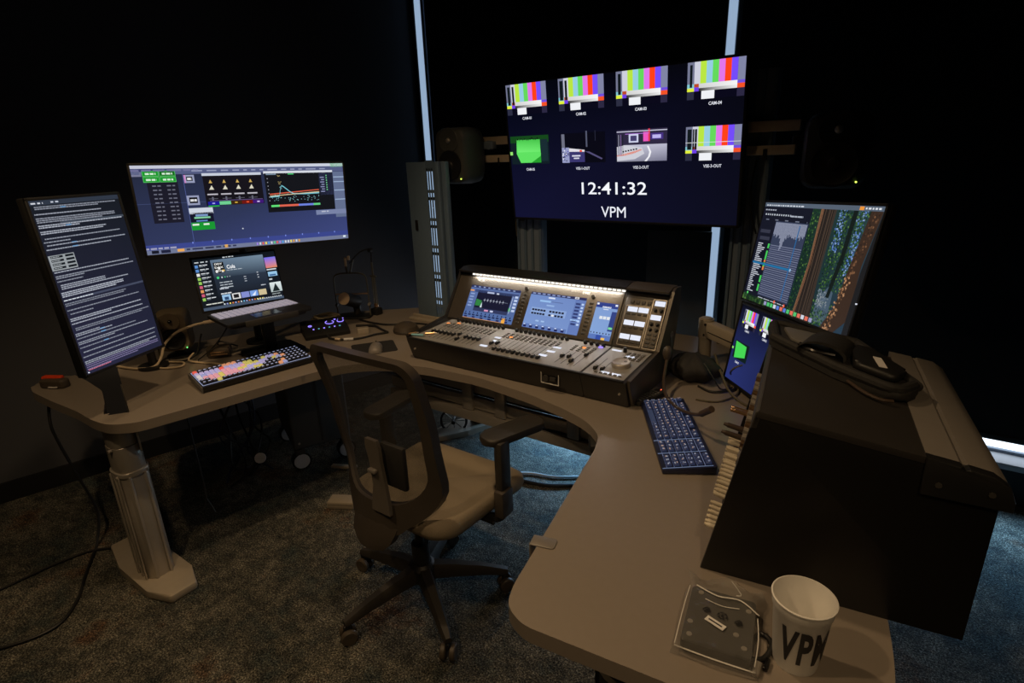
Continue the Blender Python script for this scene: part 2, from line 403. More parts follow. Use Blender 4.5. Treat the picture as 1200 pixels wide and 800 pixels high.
# vertical metal lips in the corner slot where the column comes up, and a pale strip at the back
part('slot_lip', MB().box((-2.41, .775, DZ-.085), (.44, .006, .13), T(-2.41, .775, 0, -.292)@T(2.41, -.775)), 'alu', desk, desk_o)
part('slot_lip', MB().box((-2.34, .675, DZ-.075), (.18, .006, .11), T(-2.34, .675, 0, -.33)@T(2.34, -.675)), 'alu_blue', desk, desk_o)
def leg(x, y, rz, ztop, m='alu'):
    M = T(x, y, 0, rz)
    def oval(a, b, k, n=28):
        out = []
        for i in range(n):
            t = 2*PI*i/n; c, s = math.cos(t), math.sin(t)
            out.append((a*abs(c)**.7*(1 if c > 0 else -1), b*abs(s)**.7*(1 if s > 0 else -1)))
        return out
    ft = part('foot', MB().prism(roundpoly([(-.33, -.045), (-.14, -.085), (.10, -.085), (.21, -.05), (.21, .05), (.10, .085), (-.14, .085), (-.33, .045)], .015, 3), 0, .034, .008, 2, M), 'beige_metal', desk, desk_o)
    for x2 in (-.3, .17): part('glide', MB().cyl((x2, 0, -.0), (x2, 0, .004), .02, n=10, M=M), 'black', ft, desk_o)
    col = part('lower_column', MB().prism(oval(.062, .052, 0), .03, .49, .003, 2, M), m, desk_o and desk, desk_o, 50)
    rb = MB()
    for a in (-.034, .0, .034): rb.box((a, -.054, .26), (.012, .006, .45), M, bev=.0025)
    for b in (-.026, .026): rb.box((.064, b, .26), (.005, .010, .45), M, bev=.002)
    part('rib', rb, m, col, desk_o)
    part('collar', MB().prism(oval(.066, .056, 0), .48, .50, .003, 2, M), 'alu', col, desk_o, 50)
    part('middle_column', MB().prism(oval(.0595, .0495, 0), .49, .60, .003, 2, M), m, desk, desk_o, 50)
    c2 = part('upper_column', MB().prism(oval(.057, .047, 0), .60, ztop, .003, 2, M), m, desk, desk_o, 50)
    for dz in (.595, .485): part('bolt', MB().cyl((.03, -.06, dz), (.03, -.048, dz), .006, n=10, M=M), 'alu', c2, desk_o)
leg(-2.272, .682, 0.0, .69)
leg(-.36, .90, 2.9, .69, 'dark_grey')  # this leg and the rear ones: same metal, shade put in as grey
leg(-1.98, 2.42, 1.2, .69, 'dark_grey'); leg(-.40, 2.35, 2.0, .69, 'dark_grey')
# cable beam under the centre section
def strip(name, y, z, h, d, m, x0=-2.02, x1=-.60): return part(name, MB().box(((x0+x1)/2, y, z), (x1-x0, d, h), bev=.004), m, desk, desk_o)
strip('beam_panel', 1.80, .595, .085, .02, 'alu'); strip('beam_groove', 1.815, .545, .02, .02, 'black')
strip('beam_panel', 1.795, .508, .055, .025, 'alu'); strip('beam_panel', 1.785, .448, .05, .04, 'alu'); strip('beam_groove', 1.81, .478, .015, .02, 'black')
strip('cable_shelf', 1.96, .645, .012, .30, 'dark_grey')
for x in (-1.52, -1.34, -.98): part('beam_bracket', MB().box((x, 1.775, .575), (.055, .02, .20), bev=.004), 'alu', desk, desk_o)
part('desk_switch', MB().box((-.725, 1.475, .672), (.11, .06, .028), T(-.725, 1.475, 0, -1.0)@T(.725, -1.475), bev=.006), 'black', desk, desk_o)
part('switch_label', MB().box((-.735, 1.45, .674), (.03, .004, .02), T(-.735, 1.448, 0, -.9)@T(.735, -1.45)), 'label_white', desk, desk_o)

# ------------------------------------------------------------------ task chair
ch = thing('task_chair', 'mesh-back swivel task chair with tan fabric seat in front of the console', 'chair', -1.275, 1.235, 0, 0)
CM = PM[ch]
def lerp_tab(tab, z):
    for (z0, a), (z1, b) in zip(tab, tab[1:]):
        if z <= z1: t = max(0, (z-z0)/(z1-z0)); t = t*t*(3-2*t)*.5+t*.5; return a+(b-a)*t
    return tab[-1][1]
def fy(x, z, off=0):
    yc = lerp_tab([(.36, -.275), (.46, -.245), (.62, -.222), (.8, -.222), (1.05, -.245)], z)
    wr = lerp_tab([(.36, .13), (.5, .10), (.75, .06), (1.05, .02)], z)
    return yc+wr*min(1, (x/.22)**2)+off
def densify(poly, n=5):
    out = []
    for i in range(len(poly)):
        a = Vector(poly[i]); b = Vector(poly[(i+1) % len(poly)]); k = n if (b-a).length > .03 else 1
        for j in range(k): q = a.lerp(b, j/k); out.append((q.x, q.y))
    return out
def kloop(pts, rads):
    base = roundpoly(pts, rads, 7); out = []
    for i in range(len(base)):
        a = Vector(base[i]); b = Vector(base[(i+1) % len(base)]); k = 6 if (i % 8) == 7 else 1
        for j in range(k): q = a.lerp(b, j/k); out.append((q.x, q.y))
    return out
outer = kloop([(-.238, 1.02), (.218, 1.02), (.226, .455), (-.216, .455)], [.05, .05, .15, .15])
inner = kloop([(-.210, .996), (.190, .996), (.190, .535), (-.180, .535)], [.04, .04, .12, .12])
def crown(x, z): return z+(.012*(1-(x/.235)**2) if z > .95 else 0)-(.035*(1-min(1, (x/.15)**2)) if z < .47 else 0)
fb = MB()
rings = []
for lp, off in ((outer, .016), (outer, -.016), (inner, -.012), (inner, .012), (outer, .016)):
    rings.append([Vector((x, fy(x, crown(x, z), off), crown(x, z))) for x, z in lp])
fb.loft(rings); bmesh.ops.remove_doubles(fb.bm, verts=fb.bm.verts, dist=1e-5)
part('back_frame', fb, 'chair_frame', ch, CM, 50)
mm = MB(); cz = .77; rr = []
for k in (1.0, .82, .64, .46, .28, .10):
    rr.append([Vector((x*k, fy(x*k, cz+(crown(x, z)-cz)*k), cz+(crown(x, z)-cz)*k)) for x, z in inner])
mm.loft(rr); mm.bm.faces.new([v for v in list(mm.bm.verts)[-len(inner):]])
part('back_mesh', mm, 'chair_mesh', ch, CM, 60)
# lumbar bracket behind the mesh
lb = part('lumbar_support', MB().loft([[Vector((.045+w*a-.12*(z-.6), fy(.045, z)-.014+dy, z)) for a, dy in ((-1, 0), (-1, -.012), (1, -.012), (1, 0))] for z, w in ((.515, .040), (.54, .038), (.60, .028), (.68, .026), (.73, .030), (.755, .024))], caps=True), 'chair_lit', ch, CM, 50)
part('lumbar_pad', MB().box((.085, fy(.06, .66)+.006, .665), (.10, .02, .15), bev=.009), 'black_soft', lb, CM)
part('lumbar_knob', MB().box((.032, fy(.03, .66)-.034, .655), (.035, .016, .014), bev=.005), 'grey_plastic', lb, CM)
# lower lip and spine
lip = []
for z, w, d in ((.47, .10, .0), (.44, .095, -.012), (.41, .085, -.014), (.385, .06, -.006), (.38, .03, .02)):
    lip.append([Vector((w*a, fy(w*a, z)-.01+d+b, z)) for a, b in ((-1, 0), (-.5, -.006), (0, -.008), (.5, -.006), (1, 0), (1, .03), (0, .03), (-1, .03))])
part('back_lip', MB().loft(lip, caps=True), 'chair_frame', ch, CM, 60)
part('spine', MB().tube([(0, -.25, .42), (0, -.20, .385), (0, -.10, .385), (0, .05, .39)], .032, 10, 4), 'black', ch, CM)
# seat
so = roundpoly([(-.235, -.19), (.245, -.19), (.265, .285), (-.245, .285)], [.09, .09, .08, .08], 6)
sm = MB(); srings = []
for z, k, dip in ((.405, .90, 0), (.412, .97, 0), (.435, 1.0, 0), (.462, .985, 0), (.475, .93, 0), (.479, .75, -.002), (.476, .45, -.004), (.474, .05, -.005)):
    srings.append([Vector((x*k, .035+(y-.035)*k, z+dip-(.022*max(0, (y-.15)/.12)**2 if z > .41 else 0))) for x, y in so])
sm.loft(srings, caps=True); part('seat', sm, 'seat', ch, CM, 60)
part('seat_pan', MB().prism(roundpoly([(-.20, -.16), (.20, -.16), (.21, .23), (-.21, .23)], .06, 4), .392, .41, .004, 2), 'black', ch, CM)
part('tilt_mechanism', MB().box((0, 0, .378), (.17, .26, .045), bev=.012), 'black', ch, CM)
part('tilt_lever', MB().tube([(.08, .02, .375), (.20, .04, .372), (.26, .045, .368)], .007, 8, 3), 'black', ch, CM)
for s in (1, -1):
    arm = part('armrest', MB().tube([(s*.10, .06, .385), (s*.22, .06, .375), (s*.268, .07, .385), (s*.278, .075, .42)], .018, 10, 4), 'black', ch, CM)
    part('arm_post', MB().box((s*.276, .085, .535), (.032, .055, .27), bev=.008), 'pad_dark', arm, CM)
    part('arm_sleeve', MB().box((s*.282, .075, .445), (.038, .062, .10), bev=.006), 'chair_frame', arm, CM)
    part('arm_pad', MB().prism(roundpoly([(-.046, -.12), (.046, -.12), (.05, .12), (-.04, .12)], [.035, .035, .03, .03], 5), -.013, .013, .008, 3, T(s*.262, .165 if s > 0 else .10, .668, -.3 if s > 0 else .1)), 'pad_dark', arm, CM)
part('gas_column', MB().cyl((0, 0, .10), (0, 0, .24), .032, n=20).cyl((0, 0, .24), (0, 0, .38), .016, n=16), 'black', ch, CM@T(-.012, -.05))
hub = part('base_hub', MB().lathe([(.0, .085), (.045, .085), (.055, .10), (.05, .145), (.036, .16), (0, .16)], 24), 'black', ch, CM@T(-.012, -.05))
def leg_mesh():
    m = MB(); secs = []
    for x, z, w, h in ((.03, .125, .028, .03), (.12, .118, .024, .026), (.22, .104, .019, .020), (.29, .088, .016, .014), (.315, .082, .012, .010)):
        secs.append([Vector((x, a*w, z+b*h)) for a, b in ((-1, -.9), (1, -.9), (1, .2), (.6, .9), (-.6, .9), (-1, .2))])
    m.loft(secs, caps=True); return m.mesh('leg')
lm = leg_mesh()
cw = MB()
for s in (-1, 1): cw.lathe([(.0, s*.006), (.024, s*.006), (.0285, s*.010), (.0285, s*.022), (.024, s*.026), (.012, s*.026), (.0, s*.024)], 20, Matrix.Rotation(PI/2, 4, 'X'))
cwm = cw.mesh('caster_wheels'); hood = MB().box((0, 0, .026), (.030, .018, .030), bev=.008).cyl((0, 0, .03), (0, 0, .062), .007, n=10).mesh('caster_hood')
for k in range(5):
    a = math.radians(-104+72*k)
    lg = link('leg', lm, 'pad_dark', ch, CM@T(-.012, -.05)@Matrix.Rotation(a, 4, 'Z'))
    Mc = CM@T(-.012, -.05)@T(.305*math.cos(a), .305*math.sin(a), .0285, a+random.uniform(-.8, .8))
    c0 = link('caster', hood, 'black', lg, Mc); 
    w0 = link('caster_wheels', cwm, 'rubber_brown', lg, Mc)

# ------------------------------------------------------------------ mixing console
mc = thing('mixing_console', 'black digital audio mixing console with three lit touchscreens and rows of faders', 'mixing console', -1.23, 1.63, DZ, 0)
MM = PM[mc]
def sideprof(name, x0, x1, prof, m, bev=.004, **kw):
    return part(name, MB().prism(prof, x0, x1, bev, 2, Matrix(((0, 0, 1, 0), (1, 0, 0, 0), (0, 1, 0, 0), (0, 0, 0, 1)))), m, mc, MM, **kw)
prof = [(.035, 0), (.03, .012), (.004, .085), (.0, .100), (.01, .104), (.27, .123), (.40, .322), (.425, .335), (.47, .33), (.47, .28), (.42, .10), (.40, 0)]
sideprof('body', -.495, .352, prof, 'console_body'); sideprof('control_body', .354, .525, prof, 'console_body')
cheek = [(.045, .004), (.012, .085), (.008, .110), (.27, .132), (.398, .332), (.425, .343), (.478, .338), (.478, .27), (.42, .10), (.40, .004)]
sideprof('side_cheek', .525, .538, cheek, 'console_panel')
sideprof('side_cheek', -.508, -.495, cheek, 'console_body')
DA = math.atan2(.019, .26); PA = math.atan2(.20, .13)
DK = MM@T(0, .0, .1045)@Matrix.Rotation(DA, 4, 'X')           # deck frame: x right, y up the deck
PN = MM@T(0, .27, .125)@Matrix.Rotation(PA, 4, 'X')            # panel frame: x right, y up the panel
part('deck_plate', MB().prism([(-.475, .012), (.348, .012), (.348, .262), (-.455, .262)], -.001, .0015), 'console_deck', mc, DK)
part('control_deck_plate', MB().prism([(.357, .012), (.512, .012), (.512, .262), (.357, .262)], -.001, .0015), 'console_deck', mc, DK)
part('front_rim', MB().box((.015, .004, .0), (1.0, .012, .006), bev=.002), 'black', mc, DK)
part('screen_bezel', MB().box((-.072, .108, .002), (.835, .212, .006), bev=.002), 'console_panel', mc, PN)
cp = part('control_panel', MB().box((.4385, .102, .002), (.165, .2, .006), bev=.002), 'console_panel', mc, PN)
sideprof('hood', -.495, .352, [(.392, .318), (.372, .328), (.372, .334), (.43, .345), (.47, .342), (.47, .31), (.41, .318)], 'console_body', .002)
sideprof('hood', .354, .525, [(.392, .318), (.372, .328), (.372, .334), (.43, .345), (.47, .342), (.47, .31), (.41, .318)], 'console_panel', .002)
ledbar = MB()
for i in range(38): ledbar.box((-.405+i*.0202, .222, .016), (.014, .006, .004))
lb2 = part('lamp_strip', ledbar, 'led_white', mc, PN); lb2['kind'] = 'stuff'
cl_ = bpy.data.lights.new('console_lamp', 'AREA'); cl_.shape = 'RECTANGLE'; cl_.size = .74; cl_.size_y = .006; cl_.energy = 1.7; cl_.color = (1, .93, .84); cl_.spread = math.radians(150)
clo = bpy.data.objects.new('console_lamp', cl_); COL.objects.link(clo); clo.location = (-1.27, 1.63+.382, DZ+.322); clo.rotation_euler = Vector((0, -.35, -1)).to_track_quat('-Z', 'Y').to_euler()
def flat_on(M): return M@Matrix(((1, 0, 0, 0), (0, 0, 1, 0), (0, -1, 0, 0), (0, 0, 0, 1))).inverted()
FL = Matrix(((1, 0, 0, 0), (0, 0, 1, 0), (0, -1, 0, 0), (0, 0, 0, 1)))   # canvas x,z -> panel x,y ; canvas -y -> panel +z
def canvas_on(name, cv, parent, M, x0, x1, y0, y1, lift):
    return link(name, cv.mesh(name), 'screen', parent, M@T((x0+x1)/2, (y0+y1)/2, lift)@FL)
# touchscreen 1
c = Canvas(.275, .158); c.grad(0, 0, 1, 1, (78, 100, 150), (78, 100, 150), (90, 112, 165), (90, 112, 165)); c.up()
c.rect(0, .93, 1, 1, (38, 48, 92)); c.rect(.0, .82, .08, .86, (235, 160, 70)); c.rect(.10, .80, .98, .88, (60, 75, 120))
c.rect(.17, .34, .86, .86, (20, 22, 46)); c.rect(.17, .24, .86, .34, (48, 56, 92)); c.rect(0, 0, 1, .22, (82, 108, 162)); c.up()
for k in range(12): c.rect(.02+k*.082, .09, .075+k*.082, .13, (25, 32, 70)); c.rect(.03+k*.082, .15, .05+k*.082, .20, (20, 26, 60))
for k in range(6): c.rect(.03+k*.164, .02, .09+k*.164, .065, (24, 30, 80))
c.poly([(.18, .40), (.30, .40), (.30, .56), (.18, .60)], (48, 128, 66)); c.poly([(.29, .36), (.33, .36), (.31, .52)], (210, 225, 235))
for k in range(7): c.rect(.34+k*.062, .585, .36+k*.062, .60, (220, 225, 240)); c.rect(.347+k*.062, .54, .352+k*.062, .64, (200, 205, 225))
c.rect(.32, .585, .82, .59, (170, 180, 205)); c.rect(.86, .36, .9, .46, (90, 170, 120)); c.rect(.88, .30, .887, .80, (200, 210, 225))
for k in range(5): c.rect(.92, .36+k*.1, .98, .42+k*.1, (190, 205, 235)); c.rect(.03, .36+k*.09, .11, .40+k*.09, (140, 160, 205))
c.rect(.36, .8, .5, .85, (175, 185, 215)); c.rect(.55, .8, .6, .84, (205, 210, 230)); c.rect(.40, .26, .48, .31, (215, 150, 190)); c.rect(.52, .26, .58, .31, (200, 205, 235))
for k in range(9): c.rect(.05+k*.1, .95, .09+k*.1, .98, (150, 165, 205))
c.rect(.79, 0, .86, .14, (240, 170, 70)); c.rect(0, -.0, .78, .012, (225, 160, 80)); canvas_on('touchscreen', c, mc, PN, -.405, -.13, .015, .173, .0056)
# touchscreen 2
c = Canvas(.267, .161); c.grad(0, 0, 1, 1, (122, 150, 205), (118, 146, 202), (108, 134, 192), (112, 140, 198)); c.up()
c.rect(0, .93, 1, 1, (28, 36, 82)); c.rect(.82, .0, 1, .93, (98, 122, 182)); c.rect(0, 0, .8, .11, (96, 120, 180)); c.rect(.08, .38, .72, .58, (138, 165, 215)); c.up()
for r_, v in ((0, .49), (1, .39)):
    for k in range(5): c.rect(.10+k*.052, v, .142+k*.052, v+.05, (18, 20, 40)); c.rect(.42+k*.055, v, .462+k*.055, v+.05, (18, 20, 40)) if r_ == 0 or k in (0, 2, 3, 4) else c.rect(.42+k*.055, v, .462+k*.055, v+.05, (235, 235, 235))
c.rect(.20, .75, .40, .80, (150, 190, 235)); c.rect(.42, .77, .62, .79, (90, 110, 160)); c.rect(.34, .65, .48, .69, (150, 180, 225)); c.rect(.34, .86, .46, .90, (220, 228, 245)); c.rect(.22, .20, .28, .24, (160, 190, 230)); c.rect(.32, .20, .38, .24, (160, 190, 230))
for k in range(7): c.rect(.02+k*.115, .015, .075+k*.115, .07, (22, 30, 84)); c.rect(.02+k*.115, .075, .05+k*.115, .10, (210, 220, 245))
for k in range(7): c.rect(.84, .25+k*.09, .92, .30+k*.09, (45, 58, 110)); c.rect(.94, .25+k*.09, .98, .30+k*.09, (190, 210, 240))
c.rect(.82, .36, .97, .40, (165, 200, 245)); c.rect(.80, .94, .87, .995, (235, 235, 240)); c.rect(.815, .95, .855, .985, (30, 36, 70))
for k in range(8): c.rect(.03+k*.09, .95, .085+k*.09, .98, (150, 165, 210))
canvas_on('touchscreen', c, mc, PN, -.076, .191, .016, .177, .0056)
# touchscreen 3
c = Canvas(.094, .153); c.grad(0, 0, 1, 1, (132, 165, 215), (128, 160, 212), (122, 152, 208), (126, 156, 210)); c.up()
c.rect(0, .86, 1, 1, (35, 58, 135)); c.rect(.78, .25, 1, .78, (42, 62, 130)); c.rect(0, .0, 1, .13, (88, 118, 185)); c.rect(.3, .86, .7, .9, (235, 240, 250)); c.rect(.36, .81, .60, .83, (225, 232, 245)); c.up()
for k in range(3): c.rect(.28+k*.17, .55, .42+k*.17, .63, (225, 230, 235))
for k in range(7): c.rect(.05+k*.14, .155, .10+k*.14, .19, (22, 26, 60))
c.rect(.35, .0, .6, .12, (45, 75, 160)); c.rect(.58, .0, .76, .06, (240, 190, 90)); c.rect(.80, .30, .97, .36, (120, 215, 150)); c.rect(.02, .93, .12, .98, (230, 235, 245)); c.rect(.86, .93, .97, .98, (230, 235, 245))
canvas_on('touchscreen', c, mc, PN, .240, .334, .015, .168, .0056)
# soft key columns beside the screens
sk = MB()
for x in (-.105, .217):
    for k in range(9): sk.box((x, .03+k*.016, .006), (.018, .009, .004), bev=.001)
    sk.cyl((x, .185, .004), (x, .185, .012), .008, n=12)
part('soft_keys', sk, 'dark_grey', mc, PN)['kind'] = 'stuff'
# control panel: lit key labels, knobs, keys
for x, y in ((.394, .156), (.438, .156), (.392, .101), (.436, .101), (.390, .045), (.434, .045), (.496, .190), (.492, .134)):
    lc = part('lit_label', MB().box((x, y, .0065), (.040, .020, .003), bev=.001), 'lcd_white', cp, PN)
kk = MB()
for y in (.138, .083, .026):
    for k in range(4): kk.box((.380+k*.023, y, .006), (.015, .009, .004), bev=.001)
for k in range(4): kk.box((.385+k*.023, .186, .006), (.015, .014, .004), bev=.001)
for r_ in range(4):
    for q in (.484, .506): kk.box((q, .018+r_*.016, .006), (.015, .009, .004), bev=.001)
part('panel_keys', kk, 'dark_grey', cp, PN)['kind'] = 'stuff'
frm = MB()
for a, b, c2, d in ((.366, .010, .460, .170), (.468, .010, .520, .205)):
    frm.box(((a+c2)/2, b, .0055), (c2-a, .002, .002)).box(((a+c2)/2, d, .0055), (c2-a, .002, .002)).box((a, (b+d)/2, .0055), (.002, d-b, .002)).box((c2, (b+d)/2, .0055), (.002, d-b, .002))
part('panel_frame', frm, 'alu', cp, PN)
kn = MB().cyl((0, 0, 0), (0, 0, .010), .0075, .0065, n=14).cyl((0, 0, .010), (0, 0, .013), .0045, n=10).mesh('encoder_knob')
for x, y in ((.483, .163), (.506, .163), (.481, .108), (.505, .108), (.482, .086), (.506, .086)): link('encoder_knob', kn, 'black', cp, PN@T(x, y, .005))
kn2 = MB().cyl((0, 0, 0), (0, 0, .019), .0075, .0062, n=12).box((0, .004, .017), (.0015, .004, .001)).mesh('encoder')
xs = [-.405+i*.0228 for i in range(12)]+[-.082+i*.0222 for i in range(12)]+[.245+i*.026 for i in range(4)]
for x in xs: link('encoder', kn2, 'black', mc, DK@T(x, .250, .001)@Matrix.Rotation(.5, 4, 'X'))
link('encoder', kn2, 'black', mc, DK@T(.418, .236, .001))
# fader slots, caps, keys, scribble strips
fx = [-.425+i*.0228 for i in range(12)]+[-.100+i*.0228 for i in range(12)]+[.225+i*.026 for i in range(4)]
fm = MB()
for x in fx+[.385, .412]: fm.box((x, .100, .0012), (.003, .115, .001))
part('fader_slots', fm, 'black', mc, DK)['kind'] = 'stuff'
cap = MB().box((0, 0, .006), (.012, .026, .010), bev=.002, taper=(.9, .7)).mesh('fader_cap'); capw = MB().box((0, 0, .0118), (.0105, .0025, .001)).mesh('cap_line')
ypos = [.10]*6+[.075]*1+[.055]*1+[.095]*3+[.08]+[.09, .06]+[.045]*8+[.05, .05]+[.06, .06, .075, .10]
for i, x in enumerate(fx+[.385, .412]):
    y = ([.100]*6+[.115, .068, .10, .098, .098, .1]+[.09, .10]+[.046]*10+[.10, .105, .075, .145]+[.058, .058])[i]
    cobj = link('fader_cap', cap, 'black', mc, DK@T(x, y, .002)); link('cap_line', capw, 'label_white', cobj, DK@T(x, y, .002))
kb = MB()
for x in fx:
    for k, y in enumerate((.172, .186, .200, .214)): kb.box((x, y, .003), (.013, .008, .004), bev=.001)
for k in range(4):
    for j in range(5): kb.box((.44+k*.018, .175+j*.014, .003), (.012, .008, .004), bev=.001)
for k in range(6): kb.box((.40+k*.018, .033, .003), (.012, .008, .004), bev=.001)
kbo = part('deck_keys', kb, 'grey', mc, DK); kbo['kind'] = 'stuff'
for x, y, w, d in ((-.115, .155, .03, .012), (-.10, .12, .03, .012), (-.118, .06, .035, .012), (.165, .165, .035, .012), (.162, .122, .035, .012), (.152, .078, .035, .014), (.43, .04, .032, .012), (.472, .04, .032, .012), (.385, .235, .04, .010), (.455, .20, .035, .012)):
    part('lit_label', MB().box((x, y, .003), (w, d, .003), bev=.001), 'led_strip' if 'led_strip' in MATS else 'lcd_white', mc, DK)
MATS['led_orange'] = emis('led_orange', (1, .35, .1), 1.3)
for x, y in ((-.43, .205), (-.385, .225), (-.065, .18), (.262, .205)): part('lit_key', MB().box((x, y, .004), (.014, .010, .004), bev=.001), 'led_orange', mc, DK)
part('lit_key', MB().box((.318, .235, .004), (.016, .010, .004), bev=.001), 'led_purple', mc, DK)
jog = part('jog_wheel', MB().lathe([(0, 0), (.034, 0), (.034, .012), (.031, .016), (.026, .014), (0, .013)], 32), 'alu', mc, DK@T(.456, .118, .002))
part('finger_dimple', MB().cyl((.012, .012, .0135), (.012, .012, .0145), .006, n=14), 'grey', jog, DK@T(.456, .118, .002))
# front plate with a small socket panel
FF = MM@Matrix(((1, 0, 0, 0), (0, 0, 0, .015), (0, 0, 1, 0), (0, 0, 0, 1))) if False else MM
sp = MB(); sp.box((.225, .0095, .057), (.074, .006, .044), bev=.002)
so_ = part('socket_panel', sp, 'black_gloss', mc, MM@T(0, .004, 0)@Matrix.Rotation(-.0, 4, 'X'))
fr = MB()
for dx in (-.037, .037): fr.box((.225+dx, .0075, .057), (.002, .004, .044))
for dz in (-.022, .022): fr.box((.225, .0075, .057+dz), (.076, .004, .002))
part('socket_frame', fr, 'label_white', so_, MM@T(0, .001, 0))
part('headphone_socket', MB().cyl((.207, .002, .055), (.207, .010, .055), .012, n=18), 'dark_grey', so_, MM)
part('usb_socket', MB().box((.238, .006, .057), (.024, .006, .014)), 'dark_grey', so_, MM)
def flat_text(name, body, parent, M, h, m, w=None, bold=.01, lift=.0):
    tris, bb = text_tris(body, bold); k = h/(bb[3]-bb[2]); kx = w/(bb[1]-bb[0]) if w else k; cx, cy = (bb[0]+bb[1])/2, (bb[2]+bb[3])/2
    vs = []; fs = []
    for t in tris: fs.append(tuple(range(len(vs), len(vs)+3))); vs += [((p[0]-cx)*kx, (p[1]-cy)*k, lift) for p in t]
    me = bpy.data.meshes.new(name); me.from_pydata(vs, [], fs); return link(name, me, m, parent, M)
flat_text('maker_mark', 'YAMAHA', mc, PN@T(-.365, .2, .0056), .008, 'label_white', .045)
flat_text('model_mark', 'DM7', mc, PN@T(.182, .198, .0056), .010, 'label_white', .034)
flat_text('model_mark', 'digital mixing console', mc, PN@T(.13, .199, .0056), .0035, 'label_white', .04)
for x in (-.46, .50): part('screw', MB().cyl((x, .006, .075), (x, .014, .075), .004, n=10), 'alu', mc, MM@T(0, .001, -.02))

# ------------------------------------------------------------------ displays
def monitor(name, label, base, C, yaw, tilt, roll, w, h, bez, depth, cv, bezmat='black', arm=None, group=None, chin=0):
    M = pose(C, yaw, tilt, roll); t = thing(name, label, 'monitor' if name != 'wall_display' else 'television', *base, yaw, group)
    body = part('housing', MB().box((0, .004+depth/2, -chin/2), (w+2*bez, depth, h+2*bez+chin), bev=.004), bezmat, t, M)
    rim = MB()
    for s in (-1, 1): rim.box((s*(w/2+bez/2), .001, 0), (bez, .008, h+2*bez), bev=.001).box((0, .001, s*(h/2+bez/2)), (w+2*bez, .008, bez), bev=.001)
    if chin: rim.box((0, .001, -h/2-bez-chin/2), (w+2*bez, .008, chin), bev=.001)
    part('bezel', rim, bezmat, t, M)
    link('screen', cv.mesh('screen'), 'screen', t, M)
    if arm:
        A = MB(); A.tube(arm, .017, 10, 3); part('support_arm', A, 'black', t, Matrix.Identity(4))
        part('mount_plate', MB().box((0, .006+depth+.012, 0), (.10, .024, .10), bev=.004), 'black', t, M)
        part('arm_base', MB().cyl((arm[0][0], arm[0][1], base[2]), (arm[0][0], arm[0][1], base[2]+.012), .06, n=24), 'black', t, Matrix.Identity(4))
    return t, M
def colour_bars(c, u0, v0, u1, v1, meters):
    U = lambda a: u0+(u1-u0)*a; V = lambda b: v0+(v1-v0)*b
    R = lambda a, b, a2, b2, col: c.rect(U(a), V(b), U(a2), V(b2), col)
    R(0, 0, 1, 1, (10, 9, 26)); c.up()
    R(0, .42, .125, 1, (116, 120, 146)); bars = [(206, 208, 222), (186, 230, 66), (150, 205, 226), (100, 218, 92), (226, 118, 234), (255, 66, 24), (116, 76, 250)]
    for k, b in enumerate(bars): R(.125+k*.107, .42, .125+(k+1)*.107, 1, b)
    R(.875, .42, 1, 1, (128, 132, 164)); R(0, .30, .125, .42, (130, 200, 214)); R(0, .22, .125, .32, (226, 240, 60)); R(.125, .32, .21, .42, (190, 76, 40)); R(.125, .22, .21, .33, (110, 64, 230))
    c.grad(U(.21), V(.30), U(.875), V(.42), [206]*3, [246]*3, [246]*3, [214]*3); c.grad(U(.21), V(.22), U(.875), V(.30), [30]*3, [236]*3, [236]*3, [30]*3)
    R(.875, .34, 1, .42, (112, 80, 220)); R(.875, .22, 1, .34, (244, 84, 40)); R(0, 0, .125, .22, (44, 46, 66)); R(.875, 0, 1, .22, (44, 40, 66)); R(.26, 0, .49, .22, (240, 242, 246)); c.up()
    for a, b in meters: R(a, .33, b, .93, (18, 26, 30))
TVW, TVH = 1.107, .623
c = Canvas(TVW, TVH); c.grad(0, 0, 1, 1, (16, 17, 48), (12, 13, 30), (7, 7, 14), (3, 5, 14)); c.up()
tl = [(.004, .208, [(.035, .10), (.15, .20)]), (.267, .472, [(.03, .11), (.15, .2)]), (.524, .728, [(.04, .10)]), (.801, .998, [(.045, .09)])]
l0 = c.lay
for (a, b, mt) in tl: c.lay = l0; colour_bars(c, a, .785, b, 1.0, mt)
c.lay = l0; colour_bars(c, .801, .415, .998, .624, [(.03, .11), (.13, .16), (.17, .21)])
c.up(); c.rect(.801, .525, .998, .528, (225, 230, 225))
c.lay = l0   # green screen feed
c.rect(.006, .42, .206, .63, (16, 30, 36)); c.up(); c.rect(.006, .58, .206, .63, (20, 70, 26)); c.poly([(.04, .605), (.16, .60), (.163, .49), (.155, .43), (.055, .43), (.035, .50)], (96, 226, 98)); c.up()
c.grad(.04, .51, .162, .60, (116, 240, 116), (110, 236, 110), (70, 196, 74), (76, 204, 80)); c.poly([(.112, .43), (.163, .43), (.163, .48)], (38, 160, 44))
for k in range(12): c.disc(.045+k*.0095, .605+random.uniform(-.008, .012), .004, (18, 32, 22), 6)
c.rect(.0, .49, .014, .515, (150, 230, 110)); c.rect(.165, .44, .20, .6, (24, 44, 50))
c.lay = l0   # dim stage feed
c.rect(.266, .42, .473, .63, (8, 8, 20)); c.up(); c.rect(.27, .53, .285, .625, (110, 112, 130)); c.rect(.385, .53, .392, .64, (84, 88, 110)); c.rect(.427, .57, .43, .64, (40, 42, 60)); c.rect(.27, .422, .305, .53, (150, 156, 196)); c.rect(.305, .425, .378, .50, (58, 54, 110)); c.poly([(.305, .50), (.378, .495), (.378, .51), (.305, .525)], (226, 222, 230)); c.up()
c.poly([(.38, .50), (.40, .497), (.46, .448), (.455, .44)], (84, 78, 120)); c.rect(.355, .497, .366, .51, (236, 70, 40)); c.rect(.318, .465, .358, .475, (220, 220, 236)); c.rect(.326, .448, .352, .457, (220, 220, 236))
